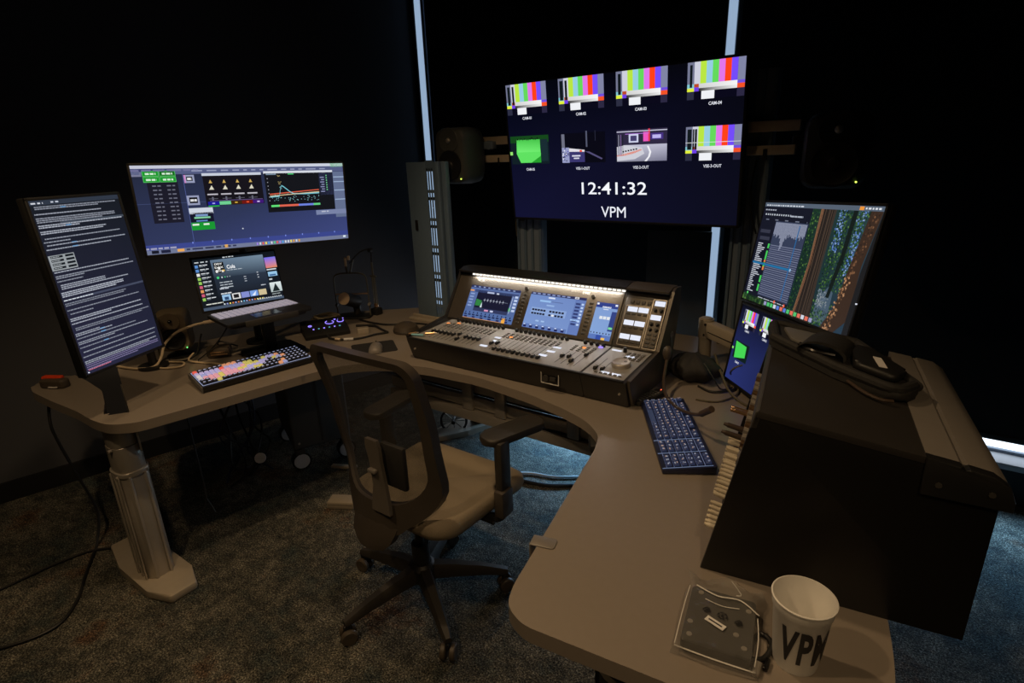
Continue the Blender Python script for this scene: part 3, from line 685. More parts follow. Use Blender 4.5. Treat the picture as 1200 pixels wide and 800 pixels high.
for _ in range(22): a, b = random.uniform(.271, .30), random.uniform(.425, .525); c.rect(a, b, a+.005, b+.008, random.choice([(40, 40, 80), (240, 240, 250), (90, 80, 170), (16, 16, 36)]))
c.lay = l0   # studio set feed
c.rect(.524, .42, .73, .63, (84, 84, 104)); c.up(); c.grad(.524, .42, .73, .53, (150, 150, 166), (116, 116, 140), (186, 186, 206), (196, 196, 214)); c.rect(.524, .53, .73, .63, (46, 40, 66)); c.up()
c.poly([(.524, .425), (.60, .435), (.64, .47), (.63, .51), (.56, .53), (.524, .52)], (206, 206, 216)); c.rect(.575, .545, .615, .60, (206, 210, 236)); c.rect(.635, .55, .655, .61, (236, 90, 190)); c.rect(.665, .56, .715, .60, (70, 50, 130)); c.rect(.524, .46, .552, .60, (34, 34, 50)); c.poly([(.524, .455), (.56, .46), (.60, .475), (.63, .495), (.625, .502), (.59, .485), (.55, .47), (.524, .466)], (226, 110, 70)); c.up()
c.poly([(.64, .42), (.655, .45), (.66, .48), (.65, .52), (.657, .52), (.668, .48), (.663, .45), (.65, .42)], (240, 240, 246)); c.rect(.582, .555, .608, .59, (70, 64, 110)); c.rect(.672, .567, .706, .59, (190, 180, 240)); c.rect(.655, .55, .662, .63, (230, 60, 90)); c.rect(.53, .46, .534, .6, (130, 130, 150)); c.rect(.54, .46, .543, .6, (130, 100, 160)); c.rect(.524, .615, .73, .621, (200, 200, 220)); c.rect(.56, .60, .66, .604, (180, 120, 220))
for k in range(6): c.rect(.548+k*.011, .482+k*.003, .555+k*.011, .492+k*.003, (40, 40, 50))
c.lay = l0+2
for u, s in ((.104, 'CAM-01'), (.368, 'CAM-02'), (.625, 'CAM-03'), (.902, 'CAM-04')): c.text(s, u, .757, .020, (224, 226, 236), .046, .02)
for u, s, w in ((.104, 'CAM-05', .044), (.367, 'VSE-1-OUT', .066), (.625, 'VSE-2-OUT', .066), (.902, 'VSE-3-OUT', .066)): c.text(s, u, .380, .020, (216, 218, 230), w, .02)
c.text('12:41:32', .504, .235, .088, (246, 248, 255), .292, .004); c.text('VPM', .503, .064, .078, (240, 242, 252), .112, 0)
tv, TM = monitor('wall_display', 'large wide black display on two posts showing colour bars and a clock', (-1.145, 2.46, .72), (-1.145, 2.413, 1.564), -.017, -.09, .002, TVW, TVH, .010, .035, c)
part('infrared_window', MB().box((-.515, .0, -TVH/2-.014), (.03, .012, .008), bev=.002), 'black_gloss', tv, TM)

# display mount: two extruded posts and two rails
dm = thing('display_mount', 'grey aluminium twin-post display stand with beige cross rails behind the big screen', 'stand', -1.1, 2.5, DZ)
I4 = Matrix.Identity(4)
def extrusion(x0, x1, y, z0, z1, par):
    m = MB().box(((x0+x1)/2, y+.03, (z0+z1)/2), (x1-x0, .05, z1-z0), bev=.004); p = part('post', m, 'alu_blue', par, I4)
    r = MB(); w = x1-x0
    for k in (.06, .34, .62, .94): r.box((x0+w*k, y+.003, (z0+z1)/2), (w*.10, .012, z1-z0-.004), bev=.002)
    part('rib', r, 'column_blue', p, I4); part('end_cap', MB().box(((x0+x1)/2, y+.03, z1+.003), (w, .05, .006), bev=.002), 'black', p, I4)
    part('foot_plate', MB().box(((x0+x1)/2, y+.03, DZ+.004), (w+.03, .075, .008), bev=.002), 'black', p, I4)
extrusion(-1.727, -1.572, 2.50, DZ, 1.84, dm); extrusion(-.63, -.50, 2.50, DZ, 1.84, dm)
for z, h in ((1.636, .040), (1.548, .036)): part('cross_rail', MB().box((-1.16, 2.478, z-.005), (1.52 if h > .038 else 1.50, .035, h), bev=.004), 'rail_beige', dm, I4)
part('rail_gap', MB().box((-.515, 2.462, 1.528), (.014, .012, .040)), 'black', dm, I4); part('rail_gap', MB().box((-1.80, 2.462, 1.528), (.008, .012, .040)), 'black', dm, I4)
part('mount_bracket', MB().box((-1.16, 2.468, 1.57), (.5, .02, .3), bev=.004), 'black', dm, I4)
part('hanging_wire', MB().tube([(-.545, 2.47, 1.51), (-.555, 2.465, 1.40), (-.545, 2.465, 1.30), (-.52, 2.47, 1.22)], .004, 6, 5), 'cable_black', dm, I4)
part('hanging_wire', MB().tube([(-1.70, 2.47, 1.30), (-1.712, 2.47, 1.24), (-1.708, 2.47, 1.15)], .0025, 6, 5), 'cable_olive', dm, I4)

# slotted column left of the console
sl = thing('slotted_column', 'grey-blue metal cable column with rows of vertical slots left of the console', 'column', -2.07, 2.22, DZ)
z0, z1 = DZ, 1.54
slx = [-2.069, -2.052, -2.035]; sw = .0080; Y = 2.2
pl = MB().box((-2.1415, Y+.004, (z0+z1)/2), (.135, .008, z1-z0), bev=.002)
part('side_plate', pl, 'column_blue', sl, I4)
bars = MB(); bx_ = [-2.074]+[x+sw/2 for x in slx]; bend = [x-sw/2 for x in slx]+[-2.005]
for a, b in zip([-2.0745, slx[0]+sw/2, slx[1]+sw/2, slx[2]+sw/2], [slx[0]-sw/2, slx[1]-sw/2, slx[2]-sw/2, -2.0]): bars.box(((a+b)/2, Y+.006, (z0+z1)/2), (b-a, .0015, z1-z0))
zz = z0+.02; segs = []
cross = [z0]; 
tops = []
zc = z1-.045
while zc > z0+.1:
    tops += [zc+.006, zc-.100, zc-.136]; zc -= .142
for z in tops: bars.box((-2.052, Y+.006, z), (.055, .0012, .016))
bars.box((-2.052, Y+.006, z1-.018), (.055, .0012, .05)).box((-2.052, Y+.006, z0+.012), (.055, .0012, .03))
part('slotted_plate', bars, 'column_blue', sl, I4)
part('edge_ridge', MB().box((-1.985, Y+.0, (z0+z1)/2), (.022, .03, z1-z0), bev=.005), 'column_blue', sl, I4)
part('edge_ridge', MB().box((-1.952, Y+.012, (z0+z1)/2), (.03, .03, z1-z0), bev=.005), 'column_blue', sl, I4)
part('back_rail', MB().box((-1.99, 2.115, DZ+.008), (.40, .03, .016), bev=.003).box((-1.99, 2.14, DZ+.014), (.40, .012, .028), bev=.003), 'beige_metal', sl, I4)
part('latch', MB().box((-2.165, Y-.002, 1.22), (.018, .006, .055), bev=.002), 'black', sl, I4)
part('foot_plate', MB().box((-2.07, Y+.03, DZ+.003), (.24, .07, .006)), 'dark_grey', sl, I4)

# ------------------------------------------------------------------ loudspeakers
def speaker(name, label, x, y, z, rz, W, D, H, m, led, text=False, stand=False, pitch=0):
    t = thing(name, label, 'speaker', x, y, z, rz); M = PM[t]@Matrix.Rotation(pitch, 4, 'X')
    zb = .035 if stand else 0
    rings = []
    for yy, k in ((-D/2, .86), (-D/2+.008, .93), (-D/2+.03, .985), (0, 1), (D/2-.03, .96), (D/2, .80)):
        o = roundpoly([(-W/2*k, -H/2*k), (W/2*k, -H/2*k), (W/2*k, H/2*k), (-W/2*k, H/2*k)], .035*W/.15, 5); rings.append([Vector((a, yy, zb+H/2+b)) for a, b in o])
    part('cabinet', MB().loft(rings, caps=True), m, t, M, 40)
    F = M@T(0, -D/2-.0005, zb)@Matrix.Rotation(PI/2, 4, 'X')    # x right, y up, z toward the viewer
    wr = W*.355
    part('woofer', MB().lathe([(wr, .0), (wr, .004), (wr*.93, .005), (wr*.85, -.004+.006), (wr*.5, -.012+.012), (wr*.3, .002), (wr*.22, .008), (0, .010)], 32), 'cone', t, F@T(0, H*.335, .002))
    part('woofer_ring', MB().lathe([(wr*1.02, .0), (wr*1.02, .005), (wr*.93, .006), (wr*.92, 0)], 32), 'black', t, F@T(0, H*.335, .001))
    wg = part('waveguide', MB().lathe([(wr*.85, 0), (wr*.8, .003), (wr*.4, .001), (0, .001)], 28), m, t, F@T(0, H*.77, .001))
    part('tweeter_dome', MB().lathe([(W*.065, 0), (W*.06, .006), (W*.035, .010), (0, .012)], 20), 'alu' if led == 'led_yellow' else 'black_gloss', wg, F@T(0, H*.77, .001))
    part('power_light', MB().cyl((W*.34, H*.10, 0), (W*.34, H*.10, .003), W*.012+.0006, n=10), led, t, F)
    if text: flat_text('maker_mark', 'GENELEC', t, F@T(-W*.05, H*.065, .002), .008, 'grey', .045)
    if stand:
        part('stand_foot', MB().lathe([(0, 0), (W*.42, 0), (W*.42, .008), (W*.18, .016), (W*.14, .04), (0, .04)], 24), 'black', t, PM[t])
    return t
s1 = speaker('studio_speaker', 'dark loudspeaker left of the big display, bracketed to its rail', -1.965, 2.36, 1.425, -.02, .205, .18, .275, 'speaker_grey', 'led_yellow')
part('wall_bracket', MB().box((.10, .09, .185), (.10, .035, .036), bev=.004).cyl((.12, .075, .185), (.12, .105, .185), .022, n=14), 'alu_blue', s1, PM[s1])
s2 = speaker('studio_speaker', 'black loudspeaker in the dark right of the big display', -.268, 2.42, 1.405, .12, .215, .19, .26, 'black', 'led_yellow', True)
part('wall_bracket', MB().box((-.10, .10, .17), (.10, .035, .036), bev=.004), 'black', s2, PM[s2])
speaker('desk_speaker', 'small tan desktop loudspeaker beside the portrait monitor', -2.715, 1.135, DZ, .95, .135, .13, .19, 'speaker_tan', 'led_green', stand=True, pitch=0)

# ------------------------------------------------------------------ left screens
c = Canvas(.792, .33); c.grad(0, 0, 1, 1, (48, 56, 92), (62, 72, 128), (40, 50, 80), (34, 40, 60)); c.up()
c.grad(0, .965, 1, 1, (196, 198, 214), (206, 212, 226), (206, 212, 226), (196, 198, 214)); c.rect(0, .90, 1, .965, (84, 92, 130)); c.rect(0, .93, .18, .965, (46, 46, 96)); c.rect(.0, .88, .04, .935, (120, 122, 150)); c.rect(.93, .955, 1, 1, (120, 180, 140)); c.rect(.98-.04, .30, 1, .895, (98, 110, 142)); c.rect(0, .0, 1, .05, (112, 120, 150)); c.rect(0, .05, 1, .11, (58, 70, 140)); c.rect(.055, .355, .183, .815, (26, 26, 40)); c.rect(.208, .0, .2105, .9, (76, 90, 150)); c.rect(0, .575, .29, .58, (66, 76, 116)); c.up()
for (a, b, d, e, k) in ((.043, .88, .112, .945, 0), (.112, .88, .181, .945, 1), (.043, .815, .112, .88, 0), (.112, .815, .181, .88, 0)):
    c.rect(a, b, d-.002, e-.004, (90, 200, 100)); c.up(); c.rect(a+.002, b+.006, d-.004, e-.010, (24, 150, 44) if not k else (18, 110, 30)); c.up(); c.words(a+.012, d-.014, (b+e)/2-.004, .02, (214, 240, 216), .004, (.01, .02)); c.lay -= 2
for r_ in range(9):
    for u in (.075, .135): c.words(u, u+.035, .775-r_*.047, .014, (104, 106, 122), .006, (.012, .02))
for a, b, d, e in ((.212, .80, .257, .89), (.210, .545, .264, .655)):
    c.rect(a, b, d, e, (150, 156, 186)); c.up(); c.rect(a+.010, b+.022, d-.008, e-.02, (8, 8, 14)); c.up(); c.words(a+.014, d-.012, (b+e)/2, .026, (226, 226, 230), .002, (.01, .02)); c.lay -= 2
c.rect(.212, .80, .219, .89, (214, 130, 200))
c.rect(.210, .44, .317, .51, (206, 212, 224)); c.rect(.21, .345, .315, .455, (18, 20, 40)); c.rect(.21, .25, .315, .34, (24, 150, 50)); c.up(); c.rect(.235, .41, .29, .435, (120, 150, 196)); c.rect(.228, .385, .30, .405, (130, 206, 160)); c.rect(.235, .35, .285, .365, (96, 136, 200)); c.words(.215, .30, .315, .02, (226, 240, 226), .02, (.02, .03)); c.lay -= 1
c.rect(.293, .53, .566, .875, (20, 18, 26)); c.rect(.291, .875, .566, .905, (200, 206, 220)); c.up()
for k in range(4):
    u = .325+k*.062; c.poly([(u-.008, .79), (u+.008, .79), (u, .83)], (206, 170, 90)); c.poly([(u-.010, .715), (u+.012, .715), (u+.003, .765)], (220, 216, 196)); c.rect(u-.022, .652, u+.026, .668, (190, 186, 196)); c.rect(u-.018, .605, u+.024, .612, (90, 90, 104)); c.rect(u-.004, .59, u+.004, .63, (100, 100, 116))
for k, col in enumerate(((26, 26, 150), (110, 206, 146), (60, 36, 16), (110, 20, 16), (64, 24, 120))): c.rect(.30+k*.0525, .535, .3525+k*.0525, .575, col)
for u, col in ((.325, (170, 170, 240)), (.43, (220, 180, 70)), (.485, (240, 90, 50)), (.537, (220, 200, 250))): c.up(); c.rect(u-.006, .548, u+.006, .562, col); c.lay -= 1
c.rect(.30, .515, .35, .53, (40, 170, 70)); c.words(.31, .56, .585, .008, (96, 80, 130), .0, (.2, .25)); c.lay -= 1
c.rect(.581, .41, .939, .89, (18, 20, 26)); c.rect(.578, .885, .939, .915, (214, 218, 228)); c.rect(.862, .60, .936, .885, (52, 58, 92)); c.up()
c.rect(.59, .87, .64, .885, (120, 140, 160)); c.rect(.70, .87, .73, .885, (70, 190, 110))
pts = [(.598, .60), (.645, .605), (.655, .70), (.662, .735), (.672, .72), (.70, .66), (.72, .63), (.78, .625), (.857, .63)]
for a, b in zip(pts, pts[1:]): c.poly([(a[0], a[1]-.006), (b[0], b[1]-.006), (b[0], b[1]+.008), (a[0], a[1]+.008)], (120, 200, 214))
c.poly([(.598, .628), (.857, .668), (.857, .678), (.598, .640)], (226, 96, 70)); c.poly([(.598, .606), (.857, .640), (.857, .650), (.598, .616)], (226, 196, 150)); c.up()
for _ in range(70): u = random.uniform(.60, .855); v = .60+random.gauss(-.02, .025)+(.12*math.exp(-((u-.665)/.02)**2) if random.random() < .7 else 0); c.rect(u, v, u+.003, v+.007, (140, 200, 206))
for _ in range(10): u = random.uniform(.645, .66); v = random.uniform(.75, .86); c.rect(u, v, u+.003, v+.008, (190, 170, 110))
for a, b, col in ((.598, .64, (96, 226, 120)), (.64, .74, (226, 100, 80)), (.74, .82, (110, 130, 226)), (.82, .857, (100, 210, 130))): c.rect(a, .475, b, .50, col)
for k in range(7): c.rect(.592, .55+k*.045, .596, .56+k*.045, (160, 160, 170)); c.rect(.868+.006*(k % 2), .64+k*.03, .89, .652+k*.03, (140, 146, 186)); c.rect(.90, .66+k*.03, .906, .675+k*.03, (110, 200, 140))
for v in (.82, .76, .65, .53): c.rect(.942, v, 1, v+.012, (156, 176, 206))
c.rect(.83, .345, 1, .405, (120, 130, 166)); c.words(.86, .90, .385, .015, (210, 214, 226), .006); c.rect(.44, .225, .446, .24, (200, 206, 220))
for k in range(16): c.rect(.50+k*.0145, .012, .508+k*.0145, .042, random.choice([(226, 160, 60), (80, 160, 226), (210, 214, 226), (90, 200, 130), (226, 90, 80), (160, 130, 226), (240, 220, 90)]))
for k in range(9): c.rect(.20+k*.09, .095, .205+k*.09, .115, (120, 140, 226))
c.rect(.02, .01, .05, .046, (24, 26, 40)); c.rect(.06, .01, .10, .046, (30, 34, 60)); c.rect(.13, .012, .16, .044, (236, 170, 90)); c.words(.17, .40, .03, .02, (50, 54, 84), .01); c.rect(.345, .015, .36, .05, (240, 180, 90)); c.words(.0, .13, .012+.055, .02, (160, 160, 186), .006, (.01, .03)); c.rect(.97, .02, .985, .045, (220, 230, 240))
c.words(.0, .28, .945, .02, (110, 110, 150), .01); c.words(.25, .9, .935, .014, (150, 156, 186), .02)
monitor('ultrawide_monitor', 'ultrawide black monitor with blue-grey software windows above the laptop', (-2.62, 1.55, DZ), (-2.254, 1.338, 1.394), 1.22, -.056, -.024, .792, .33, .008, .025, c,
        arm=[(-2.58, 1.45, DZ), (-2.58, 1.45, 1.1), (-2.56, 1.44, 1.36), (-2.44, 1.40, 1.40), (-2.30, 1.36, 1.395)])
PW, PH = .319, .567
c = Canvas(PW, PH); c.grad(0, 0, 1, 1, (38, 38, 62), (34, 36, 58), (20, 25, 33), (22, 27, 35)); c.up(); c.rect(0, .975, 1, 1, (46, 54, 68)); c.rect(.25, .866, 1, .878, (66, 74, 86)); c.rect(.2, .438, 1, .45, (66, 72, 92)); c.up()
c.words(.02, .14, .985, .008, (206, 210, 220), .02); c.words(.22, .30, .987, .008, (190, 196, 210), .02)
v = .965
skips = {}
while v > .045:
    if .872 < v < .885 or .442 < v < .455: c.words(.02, random.choice([.2, .35]), v, .006, (206, 212, 222), .006, (.02, .05)); v -= .02; continue
    if .61 < v < .715: v = .605; continue
    t = random.random(); n = random.choice([1, 1, 2, 2, 3]); L_ = random.choice([.95, .9, .97, .55, .3, .75]); bright = random.randint(120, 178) if v > .3 else random.randint(110, 165)
    for k in range(n):
        e = L_ if k < n-1 or n == 1 else random.uniform(.3, .9); c.words(.02 if t > .2 else .04, e, v, .0062, (bright, bright+5, min(255, bright+18)), .004, (.010, .035)); v -= .0105
    if random.random() < .18: c.rect(.3, v+.009, .36, v+.0152, (90, 150, 200))
    v -= random.choice([.008, .012, .018])
c.up(); c.rect(.01, .615, .285, .70, (150, 156, 160)); c.up()
for r_ in range(4):
    for a, b in ((.03, .16), (.185, .275)): c.rect(a, .622+r_*.0205, b, .634+r_*.0205, (18, 24, 30))
    c.up(); c.words(.035, .12, .628+r_*.0205, .005, (150, 156, 160), .004, (.01, .03)); c.lay -= 1
for k in range(3): c.words(.02, .96-.3*(k == 2), .052-k*.012, .006, (120, 112, 150), .003, (.01, .03))
c.words(.03, .3, .022, .006, (196, 110, 130), .004, (.01, .03))
pm, PMM = monitor('portrait_monitor', 'tall portrait monitor full of white text on a dark page, far left', (-2.60, .99, DZ), (-2.271, .754, 1.19), 1.97, .073, -.007, PW, PH, .010, .028, c,
        bezmat='black', arm=[(-2.66, .99, DZ), (-2.66, .99, .95), (-2.60, .96, 1.12), (-2.45, .86, 1.19), (-2.31, .775, 1.19)])
part('power_light', MB().cyl((-PW/2+.004, -.004, -PH/2+.006), (-PW/2+.004, -.0065, -PH/2+.006), .002, n=8), 'lcd_white', pm, PMM)

# laptop on a stand
lt = thing('laptop', 'open dark laptop with a music app on its screen, raised on a stand', 'laptop', -2.358, 1.302, .958, 1.40)
LW, LH = .345, .218
c = Canvas(LW, LH); c.rect(0, 0, 1, 1, (18, 24, 32)); c.up(); c.grad(.20, .60, .845, .955, (40, 50, 64), (60, 74, 92), (116, 138, 158), (96, 116, 138)); c.grad(.20, .22, .845, .60, (22, 28, 38), (24, 30, 42), (44, 54, 70), (38, 48, 62)); c.rect(0, 0, 1, .055, (70, 84, 104)); c.rect(.0, .955, 1, 1, (16, 22, 28)); c.up()
c.rect(.225, .69, .345, .90, (16, 16, 16)); c.text('Cola', .425, .79, .075, (246, 248, 250), .10, .02); c.words(.365, .56, .725, .014, (170, 180, 190), .008, (.02, .05)); c.words(.35, .48, .985, .018, (200, 206, 210), .01); c.rect(.36, .97, .37, .99, (220, 226, 230))
c.disc(.245, .60, .016, (70, 206, 120)); c.rect(.285, .585, .30, .615, (200, 210, 214)); c.rect(.32, .59, .335, .612, (70, 190, 120)); c.rect(.35, .59, .362, .612, (150, 160, 166)); c.rect(.38, .59, .392, .612, (150, 160, 166))
for k in range(3): c.words(.25, .40, .50-k*.05, .018, (176, 184, 192), .008, (.03, .08)); c.rect(.55, .55-k*.045, .58, .565-k*.045, (170, 176, 186)); c.rect(.72, .60-k*.05, .74, .62-k*.05, (170, 176, 186))
c.words(.235, .34, .38, .025, (190, 196, 206), .008, (.03, .06)); c.words(.235, .36, .28, .022, (220, 224, 230), .006, (.03, .06)); c.words(.74, .80, .34, .018, (190, 196, 206), .006)
for a, col in ((.24, (150, 190, 226)), (.36, (226, 226, 226)), (.47, (130, 140, 206)), (.58, (120, 160, 226)), (.69, (206, 190, 150))): c.rect(a, .14, a+.10, .255, col)
c.up(); c.rect(.265, .15, .315, .21, (40, 70, 110)); c.rect(.375, .16, .44, .235, (30, 30, 34)); c.poly([(.6, .16), (.66, .24), (.64, .15)], (230, 238, 250))
for k, col in enumerate(((236, 236, 236),)*3): c.rect(.235+k*.035, .70+.06*k % .12, .262+k*.035, .745+.06*k % .12, col)
c.text('DDY', .285, .865, .04, (240, 240, 236), .09, .03); c.text('DAX', .285, .80, .04, (240, 240, 236), .1, .03); c.text('SO', .27, .735, .04, (240, 240, 236), .06, .03); c.rect(.31, .715, .342, .745, (236, 190, 70))
c.lay -= 1
for k in range(9): c.rect(.015, .83-k*.08, .05, .885-k*.08, random.choice([(206, 90, 120), (226, 150, 90), (90, 140, 206), (230, 230, 226), (220, 110, 90), (150, 200, 90)])); c.words(.065, random.uniform(.15, .19), .875-k*.08, .018, (210, 214, 220), .008, (.03, .06)); c.words(.065, random.uniform(.10, .17), .85-k*.08, .012, (120, 130, 140), .008, (.03, .05))
c.words(.02, .17, .935, .02, (200, 206, 210), .02, (.04, .05)); c.words(.04, .24, .115, .02, (214, 216, 206), .006, (.04, .08))
c.grad(.852, .665, 1, .885, (226, 130, 110), (226, 140, 90), (120, 120, 230), (110, 110, 236)); c.rect(.855, .62, .98, .645, (206, 214, 220)); c.rect(.86, .49, .98, .585, (150, 196, 230)); c.grad(.85, .16, 1, .36, (176, 190, 190), (186, 200, 200), (226, 236, 236), (220, 230, 230)); c.words(.855, .97, .12, .02, (150, 160, 160), .006, (.04, .08)); c.words(.86, .90, .43, .03, (200, 206, 210), .004); c.up(); c.poly([(.87, .17), (.925, .34), (.97, .17)], (28, 38, 40)); c.rect(.875, .50, .96, .53, (60, 100, 150))
for k in range(15): c.rect(.24+k*.034, .10 if False else .062, .258+k*.034, .088, random.choice([(120, 190, 230), (210, 220, 226), (90, 200, 160), (226, 130, 80), (240, 220, 110), (160, 170, 226)]))
for k in range(12): c.rect(.66+k*.027, .05, .675+k*.027, .075, (206, 214, 220))
LP = pose((-2.393, 1.308, 1.076), 1.40, .22, -.03)
part('lid', MB().box((0, .005, 0), (LW+.014, .008, LH+.018), bev=.003), 'black', lt, LP); link('screen', c.mesh('screen'), 'screen', lt, LP@T(0, -.0006, 0))
part('webcam_bump', MB().box((0.0, .003, LH/2+.011), (.04, .008, .006), bev=.002), 'black', lt, LP)
LB = PM[lt]
bd = part('base', MB().prism(roundpoly([(-.178, -.25), (.178, -.25), (.178, -.012), (-.178, -.012)], .012, 4), -.010, .004, .003, 2), 'black', lt, LB)
part('keyboard_plate', MB().box((0, -.085, .0045), (.345, .125, .002)), 'laptop_deck', bd, LB)
kk = MB()
for r_ in range(6):
    for k in range(15):
        kk.box((-.155+k*.0222, -.032-r_*.0195, .007), (.0192, .016 if r_ else .011, .003), bev=.001, col=(.42, .42, .56))
lit_keys('keys_dim', .35)  # light of the laptop screen on its keys, put in as glow
part('keys', kk, 'keys_dim', bd, LB)['kind'] = 'stuff'
part('trackpad', MB().box((0, -.19, .0045), (.11, .07, .001)), 'black_gloss', bd, LB)
st = thing('laptop_stand', 'black pedestal laptop stand with flat base behind the colourful keyboard', 'stand', -2.36, 1.39, DZ, 1.40)
Ms = PM[st]
part('base', MB().prism(roundpoly([(-.12, -.10), (.12, -.10), (.12, .12), (-.12, .12)], .03, 5), 0, .012, .004, 2), 'black', st, Ms)
part('pole', MB().box((0, .03, .115), (.055, .03, .21), bev=.008), 'black', st, Ms)
Mt = T(-2.358, 1.302, .958, 1.40)
part('tray', MB().prism(roundpoly([(-.16, -.24), (.16, -.24), (.16, -.01), (-.16, -.01)], .02, 4), -.022, -.0105, .003, 2), 'dark_grey', st, Mt)
part('tray_lip', MB().box((0, -.254, -.008), (.22, .006, .026), bev=.002), 'dark_grey', st, Mt)

# ------------------------------------------------------------------ keyboards
lit_keys('keys_lit', .55)
emis('backlight', (.62, .68, 1), .55)
k1 = thing('editing_keyboard', 'long keyboard with colour-coded backlit keys on the left desk wing', 'keyboard', -2.195, 1.185, DZ, 1.387)
KM = PM[k1]@T(0, 0, .004)@Matrix.Rotation(.14, 4, 'X')
part('case', MB().prism([(-.082, .0), (.082, .0), (.082, .016), (-.082, .022)], -.225, .225, .003, 2, Matrix(((0, 0, 1, 0), (1, 0, 0, 0), (0, 1, 0, .012), (0, 0, 0, 1)))), 'black', k1, KM)
part('end_cap', MB().prism([(-.084, -.004), (.084, -.008), (.084, .018), (-.084, .022)], -.2285, -.2245, .001, 1, Matrix(((0, 0, 1, 0), (1, 0, 0, 0), (0, 1, 0, .012), (0, 0, 0, 1)))), 'grey', k1, KM)
for x in (-.18, .18): part('rear_foot', MB().box((x, .065, .0), (.03, .012, .026)), 'black', k1, KM)
KT = KM@T(0, 0, .032)@Matrix.Rotation(-.036, 4, 'X')
part('backlight', MB().box((0, .0, -.001), (.438, .142, .002)), 'black_gloss', k1, KT)
bl = MB()
for s in (-1, 1): bl.box((0, s*.0715, .0012), (.44, .002, .0012)).box((s*.2195, 0, .0012), (.002, .143, .0012))
part('light_rim', bl, 'backlight', k1, KT)
PAL = dict(K=(18, 17, 20), R=(226, 96, 84), O=(226, 160, 120), L=(176, 170, 216), P=(216, 160, 176), Y=(206, 196, 110), B=(150, 160, 210), W=(206, 204, 214), G=(160, 196, 160))
rows = ['RKKKKKOOOKKKKKKKKKKKKKK', 'LLLLLRLLLLYYKKYLLOKKKKK', 'WBLLLPPLLPYYYLLKYBOKKKK', 'WPPPYPPPYYLLLLKKKKKKKKK', 'KKPPYPPPPLLYYKKKKOKKKKK', 'KKKYKKKKKKKKKKKKOBKKKKK'][:6]
ks = MB(); glow = MB()
for r_, row in enumerate(rows):
    for q, ch_ in enumerate(row):
        x = -.2085+q*.01895; y = .0595-r_*.0232
        ks.box((x, y, .005), (.0168, .0195, .008), bev=.0015, seg=1, col=s8(*PAL[ch_]), taper=(.85, .85))
        if ch_ == 'K': glow.box((x, y, .0095), (.009, .0045, .0006), col=s8(190, 200, 240))
ko = part('keys', ks, 'keys_lit', k1, KT); ko['kind'] = 'stuff'; go = part('key_legends', glow, 'keys_lit', k1, KT); go['kind'] = 'stuff'

k2 = thing('dark_keyboard', 'navy keyboard with glowing pale legends on the right desk wing', 'keyboard', -.505, 1.55, DZ, -1.045)
KM = PM[k2]
part('case', MB().prism([(-.072, .002), (.072, .002), (.072, .026), (-.072, .014)], -.225, .225, .003, 2, Matrix(((0, 0, 1, 0), (1, 0, 0, 0), (0, 1, 0, 0), (0, 0, 0, 1)))), 'kb_blue', k2, KM)
for x in (-.18, .18):
    for y in (-.055, .055): part('rubber_foot', MB().cyl((x, y, 0), (x, y, .004), .008, n=10), 'black', k2, KM)
KT = KM@T(0, 0, .0205)@Matrix.Rotation(.083, 4, 'X')
ks = MB(); glow = MB()
for r_ in range(6):
    for q in range(22):
        if q == 14 or q == 18 or (r_ == 0 and q in (1, 6, 11)): continue
        x = -.208+q*.0197; y = .054-r_*.0205-(.004 if r_ else 0)
        if r_ == 5 and 3 < q < 9:
            if q == 6: ks.box((x, y, .005), (.094, .0165, .007), bev=.0015, seg=1, col=(.03, .045, .10), taper=(.97, .8))
            continue
        ks.box((x, y, .005), (.0170, .0165, .007), bev=.0015, seg=1, col=(.02, .028, .07), taper=(.82, .8))
        for _ in range(2): glow.box((x+random.uniform(-.003, .003), y+random.uniform(-.004, .004), .009), (random.uniform(.003, .007), .003, .0006), col=random.choice([s8(150, 160, 180), s8(170, 150, 140), s8(120, 130, 160)]))
for a in (-.219, .063, .139, .219): glow.box((a, -.004, .0012), (.0018, .135, .001), col=s8(110, 130, 170))
for r_ in range(6): glow.box((0, .043-r_*.0205, .0014), (.43, .0016, .001), col=s8(96, 110, 150))
ko = part('keys', ks, 'keys_lit', k2, KT); ko['kind'] = 'stuff'; go = part('key_legends', glow, 'keys_lit', k2, KT); go['kind'] = 'stuff'

# ------------------------------------------------------------------ right screens
RW, RH = .598, .345
c = Canvas(RW, RH); c.grad(0, 0, 1, 1, (24, 52, 40), (46, 74, 96), (40, 70, 60), (30, 60, 40)); c.up()
def foliage(u0, u1, v0, v1, n, cols, r0=.006, r1=.016, slant=0.):
    for _ in range(n):
        v = random.uniform(v0, v1); u = random.uniform(u0, u1)+slant*(v-.5); c.disc(u, v, random.uniform(r0, r1), random.choice(cols), 5)
GR = [(36, 70, 36), (58, 92, 44), (18, 44, 26), (86, 122, 58), (12, 32, 20), (40, 78, 48), (24, 54, 30)]
SK = [(104, 140, 206), (84, 120, 190), (140, 166, 216), (60, 90, 140)]
c.grad(.49, .0, 1, 1, (18, 38, 34), (40, 60, 78), (40, 62, 70), (24, 46, 36)); c.up()
foliage(.49, .60, .0, 1, 420, GR, .002, .006); foliage(.70, .93, .30, 1, 1100, GR, .002, .006); foliage(.705, .76, .62, 1, 120, SK, .002, .006); foliage(.84, .90, .45, 1, 260, SK+GR[:2], .002, .006); foliage(.62, .84, .0, .22, 260, GR[2:]+[(24, 50, 60)], .002, .007); c.up()
c.poly([(.70, .03), (.83, .03), (.82, .30), (.78, .34), (.735, .26)], (70, 88, 104)); foliage(.71, .80, .16, .30, 160, [(150, 156, 160), (96, 110, 128), (120, 130, 140), (60, 86, 80)], .002, .006); foliage(.70, .84, .02, .14, 220, GR[2:], .002, .006); c.up()
